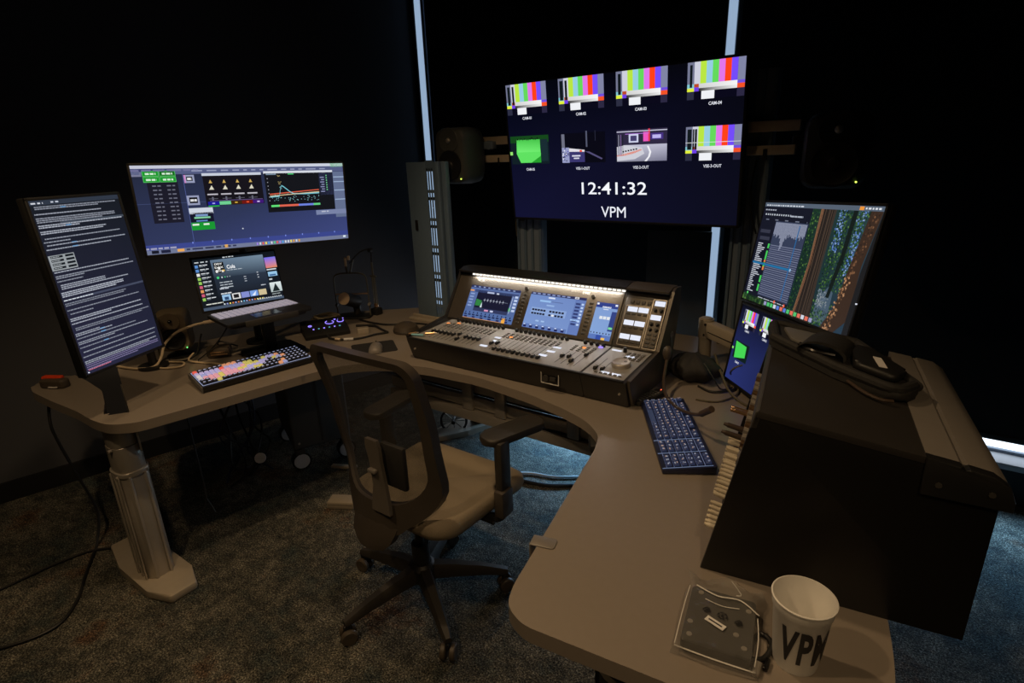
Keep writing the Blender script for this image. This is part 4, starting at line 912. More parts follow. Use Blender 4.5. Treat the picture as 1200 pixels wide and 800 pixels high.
c.poly([(.55, 0), (.70, 0), (.675, .5), (.68, 1), (.56, 1), (.575, .5)], (46, 38, 34)); c.poly([(.545, 0), (.57, .5), (.555, 1), (.578, 1), (.592, .5), (.565, 0)], (132, 92, 66)); c.poly([(.775, .25), (.80, .6), (.805, 1), (.835, 1), (.83, .6), (.80, .25)], (20, 28, 26)); c.up()
for k in range(14): u = .583+k*.0072; c.poly([(u, 0), (u+.003, 0), (u+.006, .5), (u+.002, 1), (u-.002, 1), (u+.002, .5)], random.choice([(66, 55, 47), (28, 24, 22), (84, 68, 55), (36, 30, 28)]))
c.poly([(.795, 0), (.90, 0), (.97, .12), (.96, .55), (1, 1), (.925, 1), (.885, .55), (.86, .2)], (58, 42, 33)); c.up()
for _ in range(220): v = random.random()**1.4*.95; c.disc(.835+.105*v+random.uniform(-.015, .03)+(.02*v), v, random.uniform(.002, .007), random.choice([(176, 130, 94), (110, 78, 55), (48, 35, 29), (140, 100, 70)] if v < .45 else [(90, 62, 44), (44, 33, 28), (70, 50, 38), (120, 84, 58)]), 6)
c.poly([(.96, 0), (1, 0), (1, .98), (.985, .8), (.965, .5)], (30, 30, 32)); c.up()
c.rect(0, .962, 1, 1, (84, 96, 112)); c.rect(0, .06, .49, .962, (20, 22, 36)); c.rect(0, 0, .5, .06, (26, 46, 30)); foliage(0, .3, 0, .06, 60, GR); c.up()
c.words(.02, .40, .975, .012, (206, 210, 220), .008, (.01, .03)); c.words(.02, .14, .93, .012, (170, 176, 190), .008, (.01, .02)); c.words(.03, .30, .885, .016, (190, 196, 206), .012, (.01, .014)); c.words(.30, .42, .88, .014, (170, 176, 190), .004, (.02, .05)); c.words(.05, .47, .835, .010, (110, 116, 134), .07, (.03, .04))
c.rect(.84, .967, .87, .995, (236, 150, 60)); c.words(.88, .98, .981, .014, (220, 224, 230), .008, (.01, .02))
c.rect(.165, .085, .485, .825, (52, 60, 84)); c.rect(.02, .70, .13, .735, (52, 54, 70)); c.rect(.03, .63, .14, .665, (52, 54, 70)); c.up()
for k in range(36):
    u = .17+k*.0086; h = .10+.05*random.random()+(.15*math.exp(-((k-12)/2.2)**2)); c.rect(u, .815-h, u+.0066, .815, (140, 146, 168))
for k in range(26):
    v = .10+k*.0195; c.rect(.17, v, .482, v+.006, (128, 134, 160) if k % 2 else (112, 118, 146)); c.rect(.03, v, .03+random.uniform(.03, .10), v+.009, (196, 200, 212))
for a, b in ((.12, .19), (.21, .28), (.37, .41), (.44, .53), (.555, .60)): c.rect(.142, a, .160, b, (70, 200, 90))
c.rect(.142, .335, .160, .37, (226, 130, 70)); c.rect(.142, .415, .160, .437, (226, 130, 70)); c.up(); c.rect(.02, .385, .44, .405, (36, 110, 160)); c.rect(.41, .10, .418, .80, (40, 100, 156)); c.disc(.43, .395, .008, (206, 226, 246)); c.words(.18, .46, .067, .008, (180, 186, 200), .01, (.04, .08)); c.disc(.36, .07, .009, (236, 96, 60)); c.disc(.46, .065, .009, (236, 96, 60)); c.disc(.05, .075, .008, (100, 220, 110))
for k in range(14): c.rect(.26+k*.034, .012, .286+k*.034, .048, random.choice([(130, 150, 210), (210, 214, 226), (90, 120, 206), (80, 190, 110), (226, 110, 90), (150, 150, 190)]))
M_rm = pose((-.268, 1.939, 1.217), -.9, .186, .06)
rmA = monitor('forest_monitor', 'monitor with redwood forest wallpaper and a routing grid, above the rack', (-.14, 2.13, DZ), (-.268, 1.939, 1.217), -.9, .186, .06, RW, RH, .008, .022, c,
        arm=[(-.16, 2.13, DZ), (-.16, 2.13, 1.0), (-.17, 2.10, 1.18), (-.235, 1.98, 1.215)])
part('power_light', MB().cyl((RW/2+.003, -.003, -.08), (RW/2+.003, -.006, -.08), .002, n=8), 'lcd_white', rmA[0], rmA[1])
QW, QH = .50, .281
c = Canvas(QW, QH); c.grad(0, 0, 1, 1, (40, 50, 110), (14, 16, 44), (8, 9, 20), (8, 10, 24)); c.up(); l0 = c.lay
for a, b, mt in ((.055, .25, [(.03, .11)]), (.31, .50, [(.03, .11)]), (.56, .75, [(.04, .1)]), (.81, .995, [(.04, .1)])): c.lay = l0; colour_bars(c, a, .72, b, .955, mt)
c.lay = l0; c.rect(.03, .30, .24, .53, (14, 30, 30)); c.up(); c.poly([(.04, .52), (.20, .505), (.21, .36), (.06, .30)], (70, 214, 84)); c.rect(.0, .40, .02, .43, (150, 230, 110)); c.up()
for u, v, s in ((.15, .69, 'CAM-01'), (.40, .69, 'CAM-02'), (.65, .69, 'CAM-03'), (.90, .69, 'CAM-04'), (.12, .26, 'CAM-05')): c.text(s, u, v, .028, (224, 226, 236), .06, .02)
monitor('multiview_monitor', 'monitor mostly hidden behind the rack showing colour bars and a green feed', (-.26, 2.08, DZ), (-.325, 1.912, .887), -.9, .186, .06, QW, QH, .010, .022, c,
        arm=[(-.24, 2.08, DZ), (-.24, 2.08, .82), (-.27, 2.04, .88), (-.32, 1.975, .885)])
ma = thing('monitor_arm', 'beige jointed monitor arm on a short post right of the console', 'monitor arm', -.625, 2.235, DZ)
part('base', MB().cyl((-.625, 2.235, DZ), (-.625, 2.235, DZ+.012), .04, n=24), 'beige_metal', ma, I4)
part('post', MB().cyl((-.625, 2.235, DZ+.01), (-.625, 2.235, .835), .026, n=24), 'beige_metal', ma, I4)
part('joint', MB().cyl((-.625, 2.235, .828), (-.625, 2.235, .905), .030, n=24).cyl((-.625, 2.235, .905), (-.625, 2.235, .910), .022, n=20), 'beige_metal', ma, I4)
Ml = T(-.625, 2.235, .868, -.42)@Matrix.Rotation(.12, 4, 'Y')
lk = part('link', MB().box((.145, 0, 0), (.27, .05, .066), bev=.010), 'beige_metal', ma, Ml)
part('cover_seam', MB().box((.15, -.0255, -.004), (.24, .002, .003)), 'black', lk, Ml)
for x, z in ((.015, .022), (.015, -.022)): part('bolt', MB().cyl((x, -.028, z), (x, -.022, z), .005, n=10), 'black', lk, Ml)
part('second_link', MB().box((.0, 0, 0), (.10, .04, .08), bev=.008), 'beige_metal', ma, T(-.35, 2.10, .84, -.9))

# ------------------------------------------------------------------ equipment rack on the right wing
rk = thing('equipment_rack', 'black slant-front equipment rack housing with patch bay standing on right desk wing', 'rack', -.257, 1.013, DZ, .1405)
RM = PM[rk]
def rp(name, prof, y0, y1, m, parent=rk, bev=.003, label=None):   # profile in x,z pushed along y
    return part(name, MB().prism([(a, b) for a, b in prof], -y1, -y0, bev, 2, Matrix.Rotation(PI/2, 4, 'X')), m, parent, RM, label=label)
side = [(0, 0), (.073, .375), (.08, .378), (.345, .341), (.345, .285), (.447, .278), (.447, .0)]
rp('side_panel', side, 0, .018, 'black_panel'); rp('side_panel', side, .50, .518, 'black_panel')
rp('top_panel', [(.075, .364), (.078, .379), (.348, .342), (.346, .328)], -.002, .520, 'rack_top')
rp('front_lip', [(.066, .340), (.0725, .3745), (.080, .380), (.086, .372), (.080, .340)], .0, .518, 'dark_grey')
rp('back_panel', [(.43, .005), (.445, .005), (.445, .275), (.43, .275)], .018, .50, 'black_panel')
rp('bottom_panel', [(.01, .0), (.43, .0), (.43, .012), (.012, .012)], .018, .50, 'black_panel')
capf = [(.338, .276), (.338, .345), (.385, .338), (.388, .330), (.392, .330), (.396, .3365), (.43, .330), (.452, .315), (.462, .290), (.462, .272)]
cp2 = rp('rear_cap', capf, .012, .56, 'grey_plastic', label='grey grooved capping strip along the back of the rack'); rp('end_cap', [(a, b+.001) for a, b in capf], -.010, .012, 'black', cp2)
for x in (.36, .43): part('screw', MB().cyl((x, -.012, .30), (x, -.009, .30), .005, n=10), 'dark_grey', cp2, RM)
# slanted front: three patch modules, plugs sticking out
SLN = math.atan2(.073, .375)
FM = RM@T(.012, 0, 0)@Matrix.Rotation(SLN, 4, 'Y')     # z runs up the slope, -x out of the front
for k, (za, zb, m) in enumerate(((.014, .135, 'dark_grey'), (.138, .225, 'grey'), (.228, .35, 'black'))):
    pb = part('patch_panel', MB().box((.006, .259, (za+zb)/2), (.012, .478, zb-za-.003), bev=.002), m, rk, FM)
    for y in (.028, .49):
        for z in (za+.015, zb-.015): part('screw', MB().cyl((-.003, y, z), (.001, y, z), .004, n=8), 'alu', pb, FM)
    if k == 1:
        for r_ in range(2):
            for q in range(6): part('lit_key', MB().box((-.003, .08+q*.065, za+.03+r_*.03), (.006, .03, .012), bev=.001), 'grey_plastic' if (q+r_) % 3 else 'beige_metal', pb, FM)
    if k == 2:
        for q in range(14): part('connector', MB().cyl((-.016, .06+q*.03, za+.05), (.0, .06+q*.03, za+.05), .008, n=10), 'alu' if q % 3 else 'copper', pb, FM)
pm_ = MB().cyl((-.026, 0, 0), (0, 0, 0), .0052, n=10).cyl((-.031, 0, 0), (-.026, 0, 0), .0036, n=10).mesh('patch_plug')
for q in range(24):
    y = .045+q*.0185
    if q in (6, 15): continue
    link('patch_plug', pm_, 'plug_white', rk, FM@T(.0, y, .072+(.004 if q % 7 == 0 else 0)))
    if 3 < q < 17 and q % 5 != 3: link('patch_plug', pm_, 'plug_white', rk, FM@T(.0, y+.006, .104))
for y, z in ((.40, .118), (.44, .122)): part('jack_plug', MB().cyl((-.045, y, z), (0, y, z), .007, .008, n=14).cyl((-.055, y, z), (-.045, y, z), .004, .006, n=10), 'brown_plastic', rk, FM)
for y in (.46, .475): part('jack_plug', MB().cyl((-.05, y, .16), (0, y, .16), .006, n=12), 'copper', rk, FM)

# ------------------------------------------------------------------ things on the rack
TZ = lambda x, y: DZ+.379-(.037/.27)*max(0, (x*math.cos(.1405)+y*math.sin(.1405))-(-.257*math.cos(.1405)+1.013*math.sin(.1405))-.078)
pc_ = thing('padded_case', 'black padded equipment case lying open on top of the rack', 'case', -.10, 1.42, 1.083, 0)
tiltM = T(-.10, 1.42, 1.083)@Matrix.Rotation(.1405, 4, 'Z')@Matrix.Rotation(.136, 4, 'Y')@Matrix.Rotation(-.1405, 4, 'Z')
po = roundpoly([(-.175, .115), (-.142, -.015), (.01, -.115), (.135, -.165), (.165, -.09), (.03, .125)], [.02, .03, .1, .03, .03, .04], 5)
part('base', MB().prism(po, .0, .022, .009, 3), 'black_soft', pc_, tiltM)
rim = catmull([Vector((a*.93, b*.93, .022)) for a, b in po[::2]], 2, True)
part('padded_rim', MB().tube(rim, .011, 10, 0, True), 'black_soft', pc_, tiltM)
part('pad_insert', MB().prism(roundpoly([(-.135, .085), (-.10, .0), (-.015, -.045), (-.02, .09)], .012, 3), .020, .028, .002, 2), 'grey', pc_, tiltM)
fl = []
for k in range(9):
    a = PI*k/8; fl.append([Vector((-.03+.055*math.cos(PI-a)*.9+dx, -.03+.02*dx+dy, .025+.027*math.sin(a)+dz)) for dx, dy, dz in ((-.0, -.045, 0), (.01, .05, 0), (.014, .05, .006), (.004, -.045, .006))])
part('raised_flap', MB().loft(fl, caps=True), 'black_soft', pc_, tiltM, 60)
part('buckle', MB().tube([(-.075, -.055, .036), (-.045, -.075, .034), (.0, -.075, .036)], .005, 8, 4), 'black_gloss', pc_, tiltM)
part('pocket', MB().prism(roundpoly([(.02, .03), (.04, -.09), (.12, -.12), (.135, -.06), (.06, .06)], .02, 4), .022, .040, .008, 3), 'black', pc_, tiltM)
part('paper_label', MB().box((.083, -.055, .0412), (.016, .062, .001), T(.083, -.055, 0, .25)@T(-.083, .055)), 'label_white', pc_, tiltM)
solo('strap_end', MB().tube([(-.062, 1.292, 1.087), (-.03, 1.255, 1.083), (.0, 1.240, 1.079), (.022, 1.246, 1.077)], .0035, 8, 5), 'brown_plastic', 'thin dark curved strap end lying before the padded case on the rack', 'strap')

# ------------------------------------------------------------------ cup, bag and small things on the right wing
cu = thing('plastic_cup', 'white plastic cup printed with black VPM letters at the desk end', 'cup', -.052, .876, DZ)
CM2 = PM[cu]
H_, rb_, rt_ = .134, .0345, .0455
part('wall', MB().lathe([(0, .004), (rb_-.002, .004), (rb_, 0), (rb_+.001, .003), (rt_-.0005, H_-.022), (rt_+.0015, H_-.019), (rt_+.0025, H_-.004), (rt_+.004, H_-.003), (rt_+.0045, H_), (rt_+.002, H_+.001), (rt_+.0005, H_-.003), (rt_-.001, H_-.02), (rt_-.0028, H_-.024), (rb_-.001, .007), (0, .007)], 64), 'cup', cu, CM2, 40)
tris, bb = text_tris('VPM', .034, 0., 1.14); bm = bmesh.new()
for t in tris:
    try: bm.faces.new([bm.verts.new((p[0], p[1], 0)) for p in t])
    except ValueError: pass
bmesh.ops.remove_doubles(bm, verts=bm.verts, dist=1e-4)
for _ in range(3):
    le = [e for e in bm.edges if e.calc_length() > .12]
    if le: bmesh.ops.subdivide_edges(bm, edges=le, cuts=1); bmesh.ops.triangulate(bm, faces=bm.faces)
tw, tz0, tz1 = .083, .026, .098
for v in bm.verts:
    u = (v.co.x-bb[0])/(bb[1]-bb[0]); w = (v.co.y-bb[2])/(bb[3]-bb[2]); z = tz0+(tz1-tz0)*w; r = rb_+.001+(rt_-.0015-rb_)*(z/(H_-.022))+.0007
    a = math.radians(-67)+(u-.5)*tw/r*1.0; v.co = (r*math.cos(a), r*math.sin(a), z)
me = bpy.data.meshes.new('printed_letters'); bm.to_mesh(me); bm.free(); link('printed_letters', me, 'ink', cu, CM2)

bg = thing('antistatic_bag', 'clear crinkled antistatic bag around a flat dark device beside the cup', 'bag', -.178, .872, DZ, .16)
BM_ = PM[bg]
part('device', MB().prism(roundpoly([(-.058, -.078), (.058, -.078), (.058, .066), (-.058, .066)], .008, 3), .003, .026, .003, 2), 'device_dark', bg, BM_)
for x, y in ((-.045, -.06), (.045, -.055), (-.04, .05), (.046, .035), (.03, -.03), (-.048, -.03)): part('screw_boss', MB().cyl((x, y, .026), (x, y, .0275), .005, n=10), 'alu', bg, BM_)
rr_ = random.Random(3)
def film(name, sgn):
    m = MB(); nx, ny = 20, 30; X0, X1, Y0, Y1 = -.072, .072, -.090, .118; V = []
    for j in range(ny+1):
        row = []
        for i in range(nx+1):
            x = X0+(X1-X0)*i/nx; y = Y0+(Y1-Y0)*j/ny
            ex = max(0, abs(x)-.058)/.014; ey = max(0, y-.066)/.05 if y > 0 else max(0, -.078-y)/.012
            k = max(0, 1-math.hypot(ex, min(1, ey))); z = .0015+.0275*(k**.7 if k < 1 else 1)
            z += (.0030 if k >= 1 else .006)*(rr_.random()-.5)
            if y > .066: z += .012*math.sin(x*70+1)*min(1, (y-.066)/.03)**1 + .010*min(1, (y-.066)/.04); x += .006*math.sin(y*90)
            row.append(m.bm.verts.new((x, y, max(.001, z))))
        V.append(row)
    for j in range(ny):
        for i in range(nx): m.bm.faces.new((V[j][i], V[j][i+1], V[j+1][i+1], V[j+1][i]))
    return part(name, m, 'static_film', bg, BM_, 28)
film('film', 1)
part('crease', MB().tube([(-.05, .062, .031), (-.01, .045, .0335), (.03, .050, .033), (.064, .028, .030)], .0013, 6, 5).tube([(-.066, -.082, .014), (0, -.088, .016), (.066, -.084, .012)], .0013, 6, 4).tube([(.01, .112, .02), (.03, .075, .026), (.022, .066, .028)], .001, 6, 4).tube([(.062, .02, .030), (.066, -.03, .028), (.064, -.08, .02)], .0009, 6, 4).tube([(-.062, .06, .028), (-.064, 0, .030), (-.066, -.08, .016)], .0009, 6, 4).tube([(-.03, .03, .0325), (.0, .022, .0335), (.03, .028, .033)], .0007, 6, 4), 'cup', bg, BM_)  # pale threads painted in as highlights along the film's folds
lab = part('paper_label', MB().box((-.006, -.022, .0318), (.036, .013, .0006), T(-.006, -.022, 0, -.42)@T(.006, .022)), 'label_white', bg, BM_)
part('print_line', MB().box((-.006, -.022, .0323), (.026, .003, .0003), T(-.006, -.022, 0, -.42)@T(.006, .022)), 'ink', lab, BM_)
for x, y, k in ((-.024, .004, 0), (.004, .0, 1), (.032, -.006, 0)):
    s_ = MB(); n_ = 3 if k == 0 else 6
    P_ = [(x+.0085*math.cos(2*PI*i/n_+PI/2-.3), y+.0085*math.sin(2*PI*i/n_+PI/2-.3)) for i in range(n_)]
    for i in range(n_):
        a, b = Vector(P_[i]), Vector(P_[(i+1) % n_]); a2, b2 = a.lerp(b, .12), a.lerp(b, .84); d_ = (b-a).normalized(); q_ = Vector((-d_.y, d_.x))*.0013
        s_.bm.faces.new([s_.bm.verts.new((p.x, p.y, .0322)) for p in (a2-q_, b2-q_, b2+q_, a2+q_)])
    s_.bm.faces.new([s_.bm.verts.new((x+dx, y+dy, .0322)) for dx, dy in ((-.002, -.003), (.002, -.003), (.002, .002), (-.002, .002))])
    part('handling_symbol', s_, 'ink', bg, BM_)
kc = thing('key_bundle', 'small bundle of black cable and metal clips between bag and cup', 'cable', -.102, .845, DZ)
part('loop', MB().tube([(-.010, .05, .006), (.012, .035, .010), (.008, .0, .006), (-.012, -.015, .008), (-.016, .015, .007)], .0045, 8, 5, True), 'cable_black', kc, PM[kc])
part('clip', MB().box((.002, -.03, .006), (.012, .03, .010), bev=.003), 'alu', kc, PM[kc]); part('clip', MB().box((.014, -.012, .006), (.008, .026, .008), bev=.002), 'black_gloss', kc, PM[kc])
ec = thing('edge_clip', 'flat grey-brown metal clip hooked over the right wing edge', 'clip', -.578, .905, DZ, .24)
part('plate', MB().prism(roundpoly([(-.026, -.018), (.030, -.018), (.030, .018), (-.026, .018)], [0.001, .008, .008, .001], 4), .0, .003, .001, 2), 'grey_plastic', ec, PM[ec])
part('hook', MB().box((-.027, 0, -.02), (.003, .036, .044), bev=.001).box((-.010, 0, -.0405), (.034, .036, .003), bev=.001), 'grey_plastic', ec, PM[ec])
rm_ = thing('remote_control', 'black remote control with tiny red light beside the console', 'remote', -.672, 1.765, DZ, 1.27)
part('case', MB().prism(roundpoly([(-.075, -.022), (.075, -.022), (.075, .022), (-.075, .022)], .01, 4), 0, .018, .004, 2), 'black_soft', rm_, PM[rm_])
kb_ = MB()
for i in range(7):
    for j in range(3): kb_.box((-.058+i*.016, -.011+j*.011, .019), (.010, .006, .003), bev=.001)
part('buttons', kb_, 'grey', rm_, PM[rm_])['kind'] = 'stuff'
part('power_light', MB().cyl((.066, .0, .018), (.066, 0, .0195), .002, n=8), 'led_red', rm_, PM[rm_])
gm = thing('gooseneck_microphone', 'gooseneck microphone with dark foam tip rising beside the console end', 'microphone', -.655, 1.90, DZ)
gp = [(-.405, 1.545, .835), (-.44, 1.57, .80), (-.50, 1.62, .775), (-.56, 1.68, .765), (-.61, 1.75, .765), (-.645, 1.83, .785), (-.662, 1.90, .83)]
part('neck', MB().tube(gp, .0055, 10, 6), 'brown_plastic', gm, I4)
part('foam_tip', MB().lathe([(0, -.025), (.010, -.022), (.016, -.008), (.017, .008), (.014, .020), (.007, .027), (0, .028)], 16), 'rubber_brown', gm, T(-.664, 1.905, .852, 0, -.15))
part('plug', MB().cyl((-.43, 1.562, .808), (-.395, 1.537, .842), .010, n=14), 'brown_plastic', gm, I4)
# crumpled cloth pouch and cables behind it
cl = thing('cloth_pouch', 'crumpled black cloth pouch beside the console under the monitor arm', 'pouch', -.60, 2.03, DZ)
m = MB(); rr_ = random.Random(5); rings = []
for k in range(9):
    f = k/8; ring = []
    for i in range(26):
        a = 2*PI*i/26; R = (.088*(math.sin(PI*min(1, .12+f*.9))**.6))*(1+.16*math.sin(a*7+f*3)+.05*rr_.uniform(-1, 1)); ring.append(Vector((R*math.cos(a)*1.05, R*math.sin(a)*.85, .002+.105*f+(.004*math.sin(a*5) if 0 < k < 8 else 0))))
    rings.append(ring)
m.loft(rings, caps=True); part('pouch_body', m, 'black_soft', cl, PM[cl], 70)
part('drawstring', MB().tube([(.05, -.05, .09), (.09, -.07, .05), (.12, -.06, .006), (.15, -.02, .005)], .0025, 6, 5), 'cable_black', cl, PM[cl])
cables = [('black', [(-.56, 1.96, .725), (-.50, 1.93, .726), (-.44, 1.99, .727), (-.47, 2.06, .73), (-.53, 2.08, .735), (-.58, 2.12, .728)], 'cable_black', .004, 'black cable looping on the desk between pouch and rack'),
          ('olive', [(-.55, 2.12, .80), (-.50, 2.02, .775), (-.45, 1.94, .745), (-.40, 1.90, .725), (-.34, 1.86, .724)], 'cable_olive', .0045, 'olive cable curving down past the monitor arm'),
          ('grey', [(-.50, 2.20, .73), (-.46, 2.10, .755), (-.44, 2.03, .735), (-.42, 1.95, .727), (-.46, 1.86, .724), (-.53, 1.84, .724)], 'cable_olive', .003, 'thin brownish cable hugging the rack corner on the desk'),
          ('loop', [(-.42, 2.16, .725), (-.40, 2.08, .80), (-.44, 2.0, .81), (-.47, 2.05, .76), (-.44, 2.12, .725)], 'grey', .0035, 'grey cable loop standing up behind the cloth pouch')]
for n_, P_, m_, r_, lab_ in cables: solo('desk_cable', MB().tube(P_, r_, 8, 6), m_, lab_, 'cable')
st2 = thing('paper_tag', 'small white tag on a clip hanging from the console end cheek', 'tag', -.69, 2.02, .86)
part('tag', MB().box((0, 0, 0), (.002, .020, .045), T(0, 0, 0, 0, .3), bev=.0005), 'grey', st2, PM[st2]); part('ring', MB().tube([(0, .01*math.cos(a), .028+.012*math.sin(a)) for a in [k*PI/4 for k in range(8)]], .0012, 6, 2, True), 'alu', st2, PM[st2])

# ------------------------------------------------------------------ small things on the left wing
tm = thing('hand_tool', 'orange and black palm-sized tool at the far left desk corner', 'tool', -2.775, .662, DZ, .55)
Mt_ = PM[tm]
part('body', MB().prism(roundpoly([(-.055, -.02), (.055, -.024), (.06, .018), (-.05, .022)], .015, 4), .0, .036, .008, 3), 'rubber_brown', tm, Mt_)
part('orange_shell', MB().prism(roundpoly([(-.058, .002), (.03, .006), (.028, .026), (-.058, .030)], .008, 4), .006, .044, .006, 2), 'orange', tm, Mt_)
part('blade_slot', MB().box((.01, -.0235, .008), (.04, .003, .004)), 'label_white', tm, Mt_)
ad = thing('power_adapter', 'dark brown power brick with thin leads behind the colourful keyboard', 'adapter', -2.535, 1.225, DZ, .9)
part('case', MB().box((0, 0, .026), (.10, .07, .05), bev=.012), 'rubber_brown', ad, PM[ad])
part('lead', MB().tube([(-.03, -.035, .03), (-.01, -.045, .034), (.03, -.045, .03)], .003, 6, 4).tube([(-.03, -.036, .02), (.0, -.046, .022), (.04, -.043, .02)], .003, 6, 4), 'copper', ad, PM[ad])
def cable(P_, r_, m_, lab_, name='desk_cable', sm=6): return solo(name, MB().tube(P_, r_, 8, sm), m_, lab_, 'cable')
bc = thing('beige_cable', 'thick beige cable arching from desk edge past the tan speaker', 'cable', -2.65, .95, DZ)
part('cable_run', MB().tube([(-2.80, .90, .727), (-2.73, .915, .727), (-2.665, .94, .727), (-2.635, .985, .73), (-2.64, 1.02, .76), (-2.65, 1.05, .81), (-2.64, 1.10, .85), (-2.60, 1.16, .875), (-2.56, 1.22, .885)], .0055, 10, 7), 'cable_tan', bc, I4)
part('plug', MB().cyl((-2.575, 1.20, .882), (-2.54, 1.245, .888), .008, .009, n=12).cyl((-2.54, 1.245, .888), (-2.528, 1.262, .890), .006, n=10), 'cable_tan', bc, I4)
cable([(-2.635, .985, .726), (-2.58, 1.0, .726), (-2.54, 1.05, .726), (-2.58, 1.08, .727), (-2.65, 1.05, .727)], .0048, 'cable_tan', 'beige cable loop lying flat below the tan speaker')
cable([(-2.67, 1.02, .727), (-2.70, 1.04, .76), (-2.70, 1.05, .84), (-2.67, 1.09, .885), (-2.64, 1.14, .89)], .004, 'cable_olive', 'dark olive cable rising in a loop before the tan speaker')
cable([(-2.60, 1.14, .75), (-2.57, 1.10, .735), (-2.52, 1.12, .726), (-2.44, 1.15, .726), (-2.36, 1.16, .726), (-2.31, 1.18, .726)], .004, 'cable_tan', 'tan cable running from the speaker towards the power brick')
cable([(-2.62, 1.20, .82), (-2.585, 1.17, .80), (-2.575, 1.14, .75), (-2.60, 1.09, .727), (-2.67, 1.06, .727)], .004, 'cable_black', 'black cable draped around the right side of tan speaker')
cable([(-2.50, 1.30, .95), (-2.49, 1.26, .86), (-2.51, 1.19, .78), (-2.55, 1.13, .727)], .003, 'cable_black', 'thin black cable hanging straight from under the laptop')
cable([(-2.45, 1.27, .77), (-2.49, 1.22, .80), (-2.55, 1.23, .775), (-2.60, 1.27, .728)], .0035, 'cable_black', 'short black cable crossing behind the power brick')

ai = thing('audio_interface', 'black audio interface with glowing violet rings beside the laptop', 'audio interface', -2.395, 1.705, DZ, 1.09)
Ma = PM[ai]
part('case', MB().prism([(-.085, 0), (.085, 0), (.085, .055), (-.06, .032), (-.085, .016)], -.11, .11, .004, 2, Matrix(((0, 0, 1, 0), (1, 0, 0, 0), (0, 1, 0, 0), (0, 0, 0, 1)))), 'black', ai, Ma)
AT = Ma@T(0, .01, .0445)@Matrix.Rotation(.157, 4, 'X')
def ring(x, y, r, m='led_purple', t=.0016): return part('light_ring', MB().tube([(x+r*math.cos(a), y+r*math.sin(a), .001) for a in [k*PI/6 for k in range(12)]], t, 6, 0, True), m, ai, AT)
for x in (0.03, .085): part('knob', MB().cyl((x, .015, 0), (x, .015, .016), .013, .011, n=18), 'black', ai, AT)
ring(.03, .015, .021); ring(.085, .015, .016); ring(-.07, .0, .008)
for k in range(6): part('lit_key', MB().box((-.06+k*.026, -.045, .001), (.007, .005, .003)), 'led_cyan' if k % 2 else 'led_purple', ai, AT)
for k in range(3): part('lit_key', MB().box((.062+k*.02, .042, .001), (.010, .004, .003)), 'led_purple', ai, AT)
co = MB()
for k in range(4):
    r = .072+.006*math.sin(k*2); P_ = [(r*math.cos(a)+.005*k, r*.7*math.sin(a), .006+.007*k+.003*math.sin(a*3+k)) for a in [q*PI/8 for q in range(16)]]; co.tube(P_, .0045, 8, 2, True)
solo('cable_coil', co, 'coil', 'coil of tan cable lying behind the audio interface', 'cable', T(-2.60, 1.86, DZ, .5))
hy = thing('hoop_yoke', 'short tan-faced cylinder inside a thin upright metal hoop', 'device', -2.50, 1.985, DZ, .58)
Mh = PM[hy]
part('foot', MB().prism(roundpoly([(-.10, -.05), (.10, -.05), (.10, .05), (-.10, .05)], .03, 4), 0, .012, .004, 2), 'black', hy, Mh)
hp = [(-.092, 0, .01), (-.092, 0, .10), (-.092, 0, .20), (-.085, 0, .235), (-.055, 0, .25), (0, 0, .252), (.055, 0, .25), (.085, 0, .235), (.092, 0, .20), (.092, 0, .10), (.092, 0, .01)]
part('hoop', MB().tube(hp, .0042, 8, 4), 'hoop', hy, Mh)
ax = Vector((-.25, -.80, .32)).normalized(); c0 = Vector((.01, .03, .085)); c1 = c0+ax*.115
body = part('cylinder', MB().cyl(c0, c1, .036, n=28).cyl((0.01, .03, .0), (.01, .03, .06), .02, n=14), 'dark_grey', hy, Mh); part('face', MB().cyl(c1, c1+ax*.003, .0345, n=28), 'tan_disc', body, Mh)
part('cross_bar', MB().cyl((-.092, 0, .135), (.092, 0, .135), .004, n=8), 'copper', hy, Mh)
for s in (-1, 1): part('thumbscrew', MB().cyl((s*.092, -.012, .075), (s*.092, .012, .075), .008, n=10), 'grey_plastic', hy, Mh)
cl2 = part('clip', MB().tube([(-.01, 0, .25), (-.014, 0, .29), (-.012, 0, .34)], .006, 8, 3).tube([(.005, 0, .255), (.02, 0, .30), (.03, 0, .325)], .004, 8, 3), 'hoop', hy, Mh); part('clip_tip', MB().cyl((-.014, -.0, .29), (-.013, 0, .335), .007, n=10).box((.006, 0, .335), (.014, .012, .024), bev=.003), 'cable_tan', cl2, Mh)
ba = thing('boom_arm', 'dark spring boom arm standing upright next to the hoop', 'boom arm', -2.43, 2.09, DZ)
Mb = PM[ba]
part('clamp', MB().box((0, 0, .02), (.045, .05, .04), bev=.006), 'black', ba, Mb)
part('lower_rod', MB().cyl((0, 0, .04), (0, 0, .30), .005, n=10), 'hoop', ba, Mb)
for s in (-1, 1): part('spring_rod', MB().cyl((s*.016, 0, .06), (s*.012, 0, .22), .003, n=8), 'hoop', ba, Mb)
part('spring_bar', MB().box((0, 0, .222), (.05, .008, .006)), 'hoop', ba, Mb); part('collar', MB().cyl((0, 0, .045), (0, 0, .065), .012, n=12), 'copper', ba, Mb)
part('upper_rod', MB().tube([(0, 0, .30), (.01, -.01, .37), (-.04, -.04, .36), (-.09, -.08, .30)], .004, 8, 3), 'black', ba, Mb)
part('joint', MB().cyl((.01, -.02, .37), (.01, .0, .37), .012, n=14), 'black', ba, Mb)
mpd = thing('mouse_pad', 'thin dark mouse pad half hidden behind the chair back', 'mouse pad', -1.985, 1.665, DZ, .95)
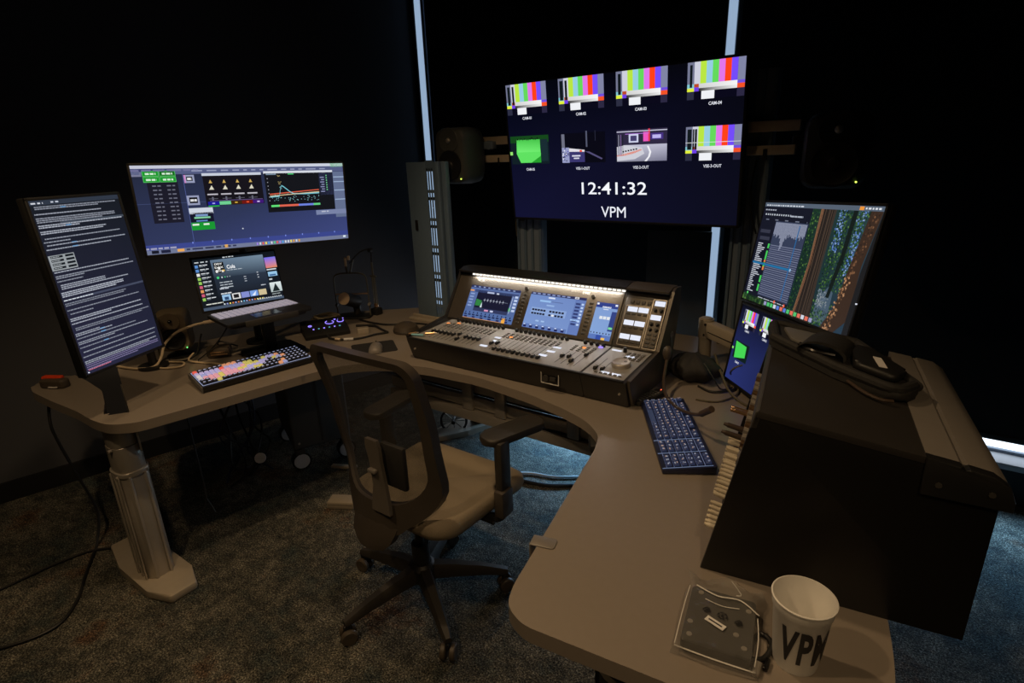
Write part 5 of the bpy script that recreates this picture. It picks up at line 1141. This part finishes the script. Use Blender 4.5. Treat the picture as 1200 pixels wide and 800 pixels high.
part('pad', MB().prism(roundpoly([(-.10, -.085), (.10, -.085), (.10, .085), (-.10, .085)], .015, 4), 0, .003, .001, 1), 'black_soft', mpd, PM[mpd])
ms = thing('computer_mouse', 'grey computer mouse on the dark pad behind the chair back', 'mouse', -1.95, 1.645, DZ+.003, .75)
rings = []
for f, w, h in ((-.058, .018, .010), (-.05, .028, .024), (-.025, .032, .034), (.01, .031, .036), (.04, .028, .026), (.055, .020, .014), (.06, .012, .008)):
    rings.append([Vector((w*math.cos(a), f, max(0, h*math.sin(a)) if math.sin(a) > 0 else 0)) for a in [q*PI/8 for q in range(9)]]+[Vector((0, f, 0))])
part('shell', MB().loft(rings, caps=True), 'grey_plastic', ms, PM[ms], 60); part('scroll_wheel', MB().cyl((-.003, .035, .026), (.003, .035, .026), .008, n=14), 'black', ms, PM[ms])
ic = thing('patch_lead', 'black patch lead with white plug ends between interface and mouse pad', 'cable', -2.16, 1.70, DZ)
part('lead', MB().tube([(-2.10, 1.86, .726), (-2.13, 1.80, .727), (-2.14, 1.74, .727), (-2.17, 1.69, .727), (-2.215, 1.655, .728), (-2.27, 1.64, .73), (-2.30, 1.645, .74)], .005, 8, 6), 'cable_black', ic, I4)
part('plug', MB().cyl((-2.165, 1.695, .728), (-2.20, 1.665, .728), .007, n=10), 'cable_white', ic, I4); part('plug', MB().cyl((-2.215, 1.655, .729), (-2.24, 1.645, .73), .006, n=10), 'cable_tan', ic, I4)
bx2 = thing('small_box', 'small tan cardboard box just right of the audio interface', 'box', -2.215, 1.80, DZ, .9)
part('carton', MB().box((0, 0, .015), (.055, .04, .03), bev=.002), 'beige_metal', bx2, PM[bx2]); part('flap', MB().box((0, 0, .0305), (.054, .001, .001)), 'dark_grey', bx2, PM[bx2])
hs = thing('hat_pouch', 'round dark brown pouch on the desk left of the console', 'pouch', -2.04, 1.93, DZ)
part('dome', MB().lathe([(0, 0), (.062, 0), (.066, .008), (.058, .032), (.035, .046), (0, .05)], 24), 'rubber_brown', hs, PM[hs]); part('seam', MB().tube([(.064*math.cos(a), .064*math.sin(a), .012) for a in [q*PI/10 for q in range(20)]], .0022, 6, 0, True), 'black', hs, PM[hs])
cable([(-2.42, 1.95, .727), (-2.30, 1.94, .728), (-2.20, 1.96, .727), (-2.10, 2.04, .727), (-2.02, 2.06, .727), (-1.90, 2.06, .727)], .005, 'cable_black', 'black cable running along the desk behind the round pouch')
cable([(-2.34, 1.86, .727), (-2.25, 1.90, .73), (-2.17, 1.88, .727), (-2.10, 1.86, .727)], .006, 'cable_black', 'thick black cable curling between interface and round pouch')
tg = thing('cable_tie', 'tiny black velcro tie on the desk near the console corner', 'tie', -1.83, 1.85, DZ)
part('strap', MB().prism([(-.02, -.006), (.022, -.002), (.02, .008), (-.018, .006)], 0, .006, .001, 1), 'black_soft', tg, PM[tg])
# pens and adapters resting on the console's left shoulder
cz_ = DZ+.1065
for i, (x, y, rz, L_, m_, lab_) in enumerate(((-1.655, 1.72, .9, .05, 'copper', 'short brass jack adapter on the console left shoulder, nearest the corner'), (-1.64, 1.655, .45, .085, 'led_cyan_pen', 'pale blue pen lying on the console left shoulder'), (-1.565, 1.70, .9, .06, 'copper', 'longer brass jack adapter beside the first lit console key'))):
    pass
mat('pen_blue', (.25, .55, .65), .4, 0, .05, 30)
for x, y, rz, L_, m_, nm, lab_ in ((-1.715, 1.665, 1.0, .045, 'copper', 'jack_adapter', 'short brass jack adapter on the console front left corner'), (-1.675, 1.658, .35, .07, 'pen_blue', 'marker_pen', 'pale blue pen lying on the console left corner'), (-1.645, 1.70, .7, .05, 'copper', 'jack_adapter', 'brass jack adapter beside the blue pen on the console')):
    t = thing(nm, lab_, 'pen' if nm == 'marker_pen' else 'adapter', x, y, DZ+.115, rz)
    part('barrel', MB().cyl((-L_/2, 0, 0), (L_*.3, 0, 0), .005, n=10), m_, t, PM[t]); part('tip', MB().cyl((L_*.3, 0, 0), (L_/2, 0, 0), .003, n=10), 'alu', t, PM[t])

# ------------------------------------------------------------------ under and beside the desk
pcb = thing('computer_tower', 'grey computer cart on white casters under the left desk wing', 'computer', -2.62, 1.70, 0, 1.15)
Mp = PM[pcb]
part('cabinet', MB().box((0, 0, .37), (.30, .44, .50), bev=.012, seg=3), 'pc_grey', pcb, Mp)
part('front_seam', MB().box((0, -.221, .37), (.012, .002, .46)), 'dark_grey', pcb, Mp)
part('bolt', MB().cyl((-.12, -.224, .155), (-.12, -.218, .155), .006, n=10), 'alu', pcb, Mp)
for x, y in ((-.12, -.20), (.12, -.20), (-.12, .18), (.12, .18)):
    w_ = part('caster', MB().cyl((x, y-.018, .05), (x, y+.018, .05), .05, n=24), 'black', pcb, Mp@T(0, 0, 0, 0))
    part('hub_cap', MB().cyl((x, y+.018, .05), (x, y+.021, .05), .040, n=24).cyl((x, y-.021, .05), (x, y-.018, .05), .040, n=24), 'wheel', w_, Mp); part('fork', MB().box((x, y, .105), (.05, .05, .03), bev=.004), 'dark_grey', w_, Mp)
cb = thing('cable_bundle', 'tangle of hanging black and blue cables left of the computer cart', 'cable', -2.55, 1.30, 0)
rc = random.Random(11)
for k in range(9):
    x = -2.62+rc.uniform(-.10, .10); y = 1.33+rc.uniform(-.07, .07); P_ = [(x, y, .684), (x+rc.uniform(-.05, .05), y+rc.uniform(-.05, .05), .5), (x+rc.uniform(-.08, .08), y+rc.uniform(-.08, .08), .3), (x+rc.uniform(-.1, .1), y+rc.uniform(-.1, .1), .12), (x+rc.uniform(-.12, .12), y+rc.uniform(-.12, .12), .01)]
    part('cable_strand', MB().tube(P_, rc.choice([.005, .006, .004]), 6, 4), rc.choice(['cable_black', 'cable_black', 'cable_olive', 'kb_blue']), cb, I4)
part('plug', MB().box((-2.62, 1.40, .56), (.05, .04, .07), bev=.006), 'dark_grey', cb, I4); part('tag', MB().cyl((-2.50, 1.30, .16), (-2.488, 1.29, .168), .026, n=16), 'wheel', cb, I4)
fp = thing('floor_box', 'small tan box on the carpet just left of the chair', 'box', -2.02, 1.40, 0, .5)
part('case', MB().box((0, 0, .02), (.13, .07, .038), bev=.006), 'beige_metal', fp, PM[fp]); part('lid_line', MB().box((0, -.0352, .026), (.12, .001, .002)), 'dark_grey', fp, PM[fp])
fb2 = thing('floor_bar', 'thin tan metal bar on the carpet behind the small tan box', 'bar', -2.28, 1.62, 0, .45)
part('bar', MB().box((0, 0, .018), (.14, .03, .012), bev=.003), 'beige_metal', fb2, PM[fb2]); part('bar_foot', MB().box((0, 0, .006), (.04, .03, .012)), 'dark_grey', fb2, PM[fb2])
cable([(-2.86, .66, .70), (-2.75, .605, .60), (-2.75, .61, .50), (-2.75, .64, .31), (-2.745, .665, .13), (-2.70, .62, .02), (-2.62, .57, .008), (-2.50, .50, .008), (-2.39, .44, .008), (-2.30, .34, .008), (-2.35, .20, .008), (-2.5, .05, .008)], .0055, 'cable_black', 'black cable dropping from the left desk corner to the carpet', 'floor_cable')
cable([(-2.60, .66, .008), (-2.68, .58, .008), (-2.71, .46, .008), (-2.72, .29, .008), (-2.76, .1, .008)], .005, 'cable_black', 'black cable leaving the desk foot across the carpet to the left', 'floor_cable')
hc = thing('hanging_cable', 'straight black cable with split end hanging under the left wing', 'cable', -2.30, .93, 0)
part('cable_run', MB().tube([(-2.30, .93, .684), (-2.302, .931, .50), (-2.298, .932, .30), (-2.30, .93, .215)], .004, 8, 3), 'cable_black', hc, I4)
part('split_end', MB().tube([(-2.30, .93, .215), (-2.325, .925, .15)], .0025, 6).tube([(-2.30, .93, .215), (-2.28, .945, .14)], .0025, 6), 'cable_black', hc, I4)
cable([(-1.50, 2.04, .01), (-1.41, 2.10, .008), (-1.29, 2.135, .008), (-1.17, 2.21, .008), (-1.0, 2.32, .008)], .006, 'cable_white', 'white cable lying on the blue-lit carpet under the console', 'floor_cable')
cable([(-1.55, 2.0, .01), (-1.40, 2.02, .009), (-1.28, 2.05, .008), (-1.15, 2.13, .008), (-.95, 2.25, .008)], .010, 'cable_black', 'thick black cable beside the white one under the console', 'floor_cable')
hr = thing('cable_reel', 'black spoked cable reel on the carpet behind the chair', 'reel', -2.05, 2.25, 0, .6)
Mr = PM[hr]
part('rim', MB().tube([(.075*math.cos(a), 0, .078+.075*math.sin(a)) for a in [q*PI/12 for q in range(24)]], .007, 8, 0, True), 'cable_black', hr, Mr)
for k in range(4): a = k*PI/4; part('spoke', MB().cyl((.07*math.cos(a), 0, .078+.07*math.sin(a)), (-.07*math.cos(a), 0, .078-.07*math.sin(a)), .003, n=6), 'alu', hr, Mr)
part('axle', MB().cyl((0, -.03, .078), (0, .03, .078), .012, n=12), 'black', hr, Mr)
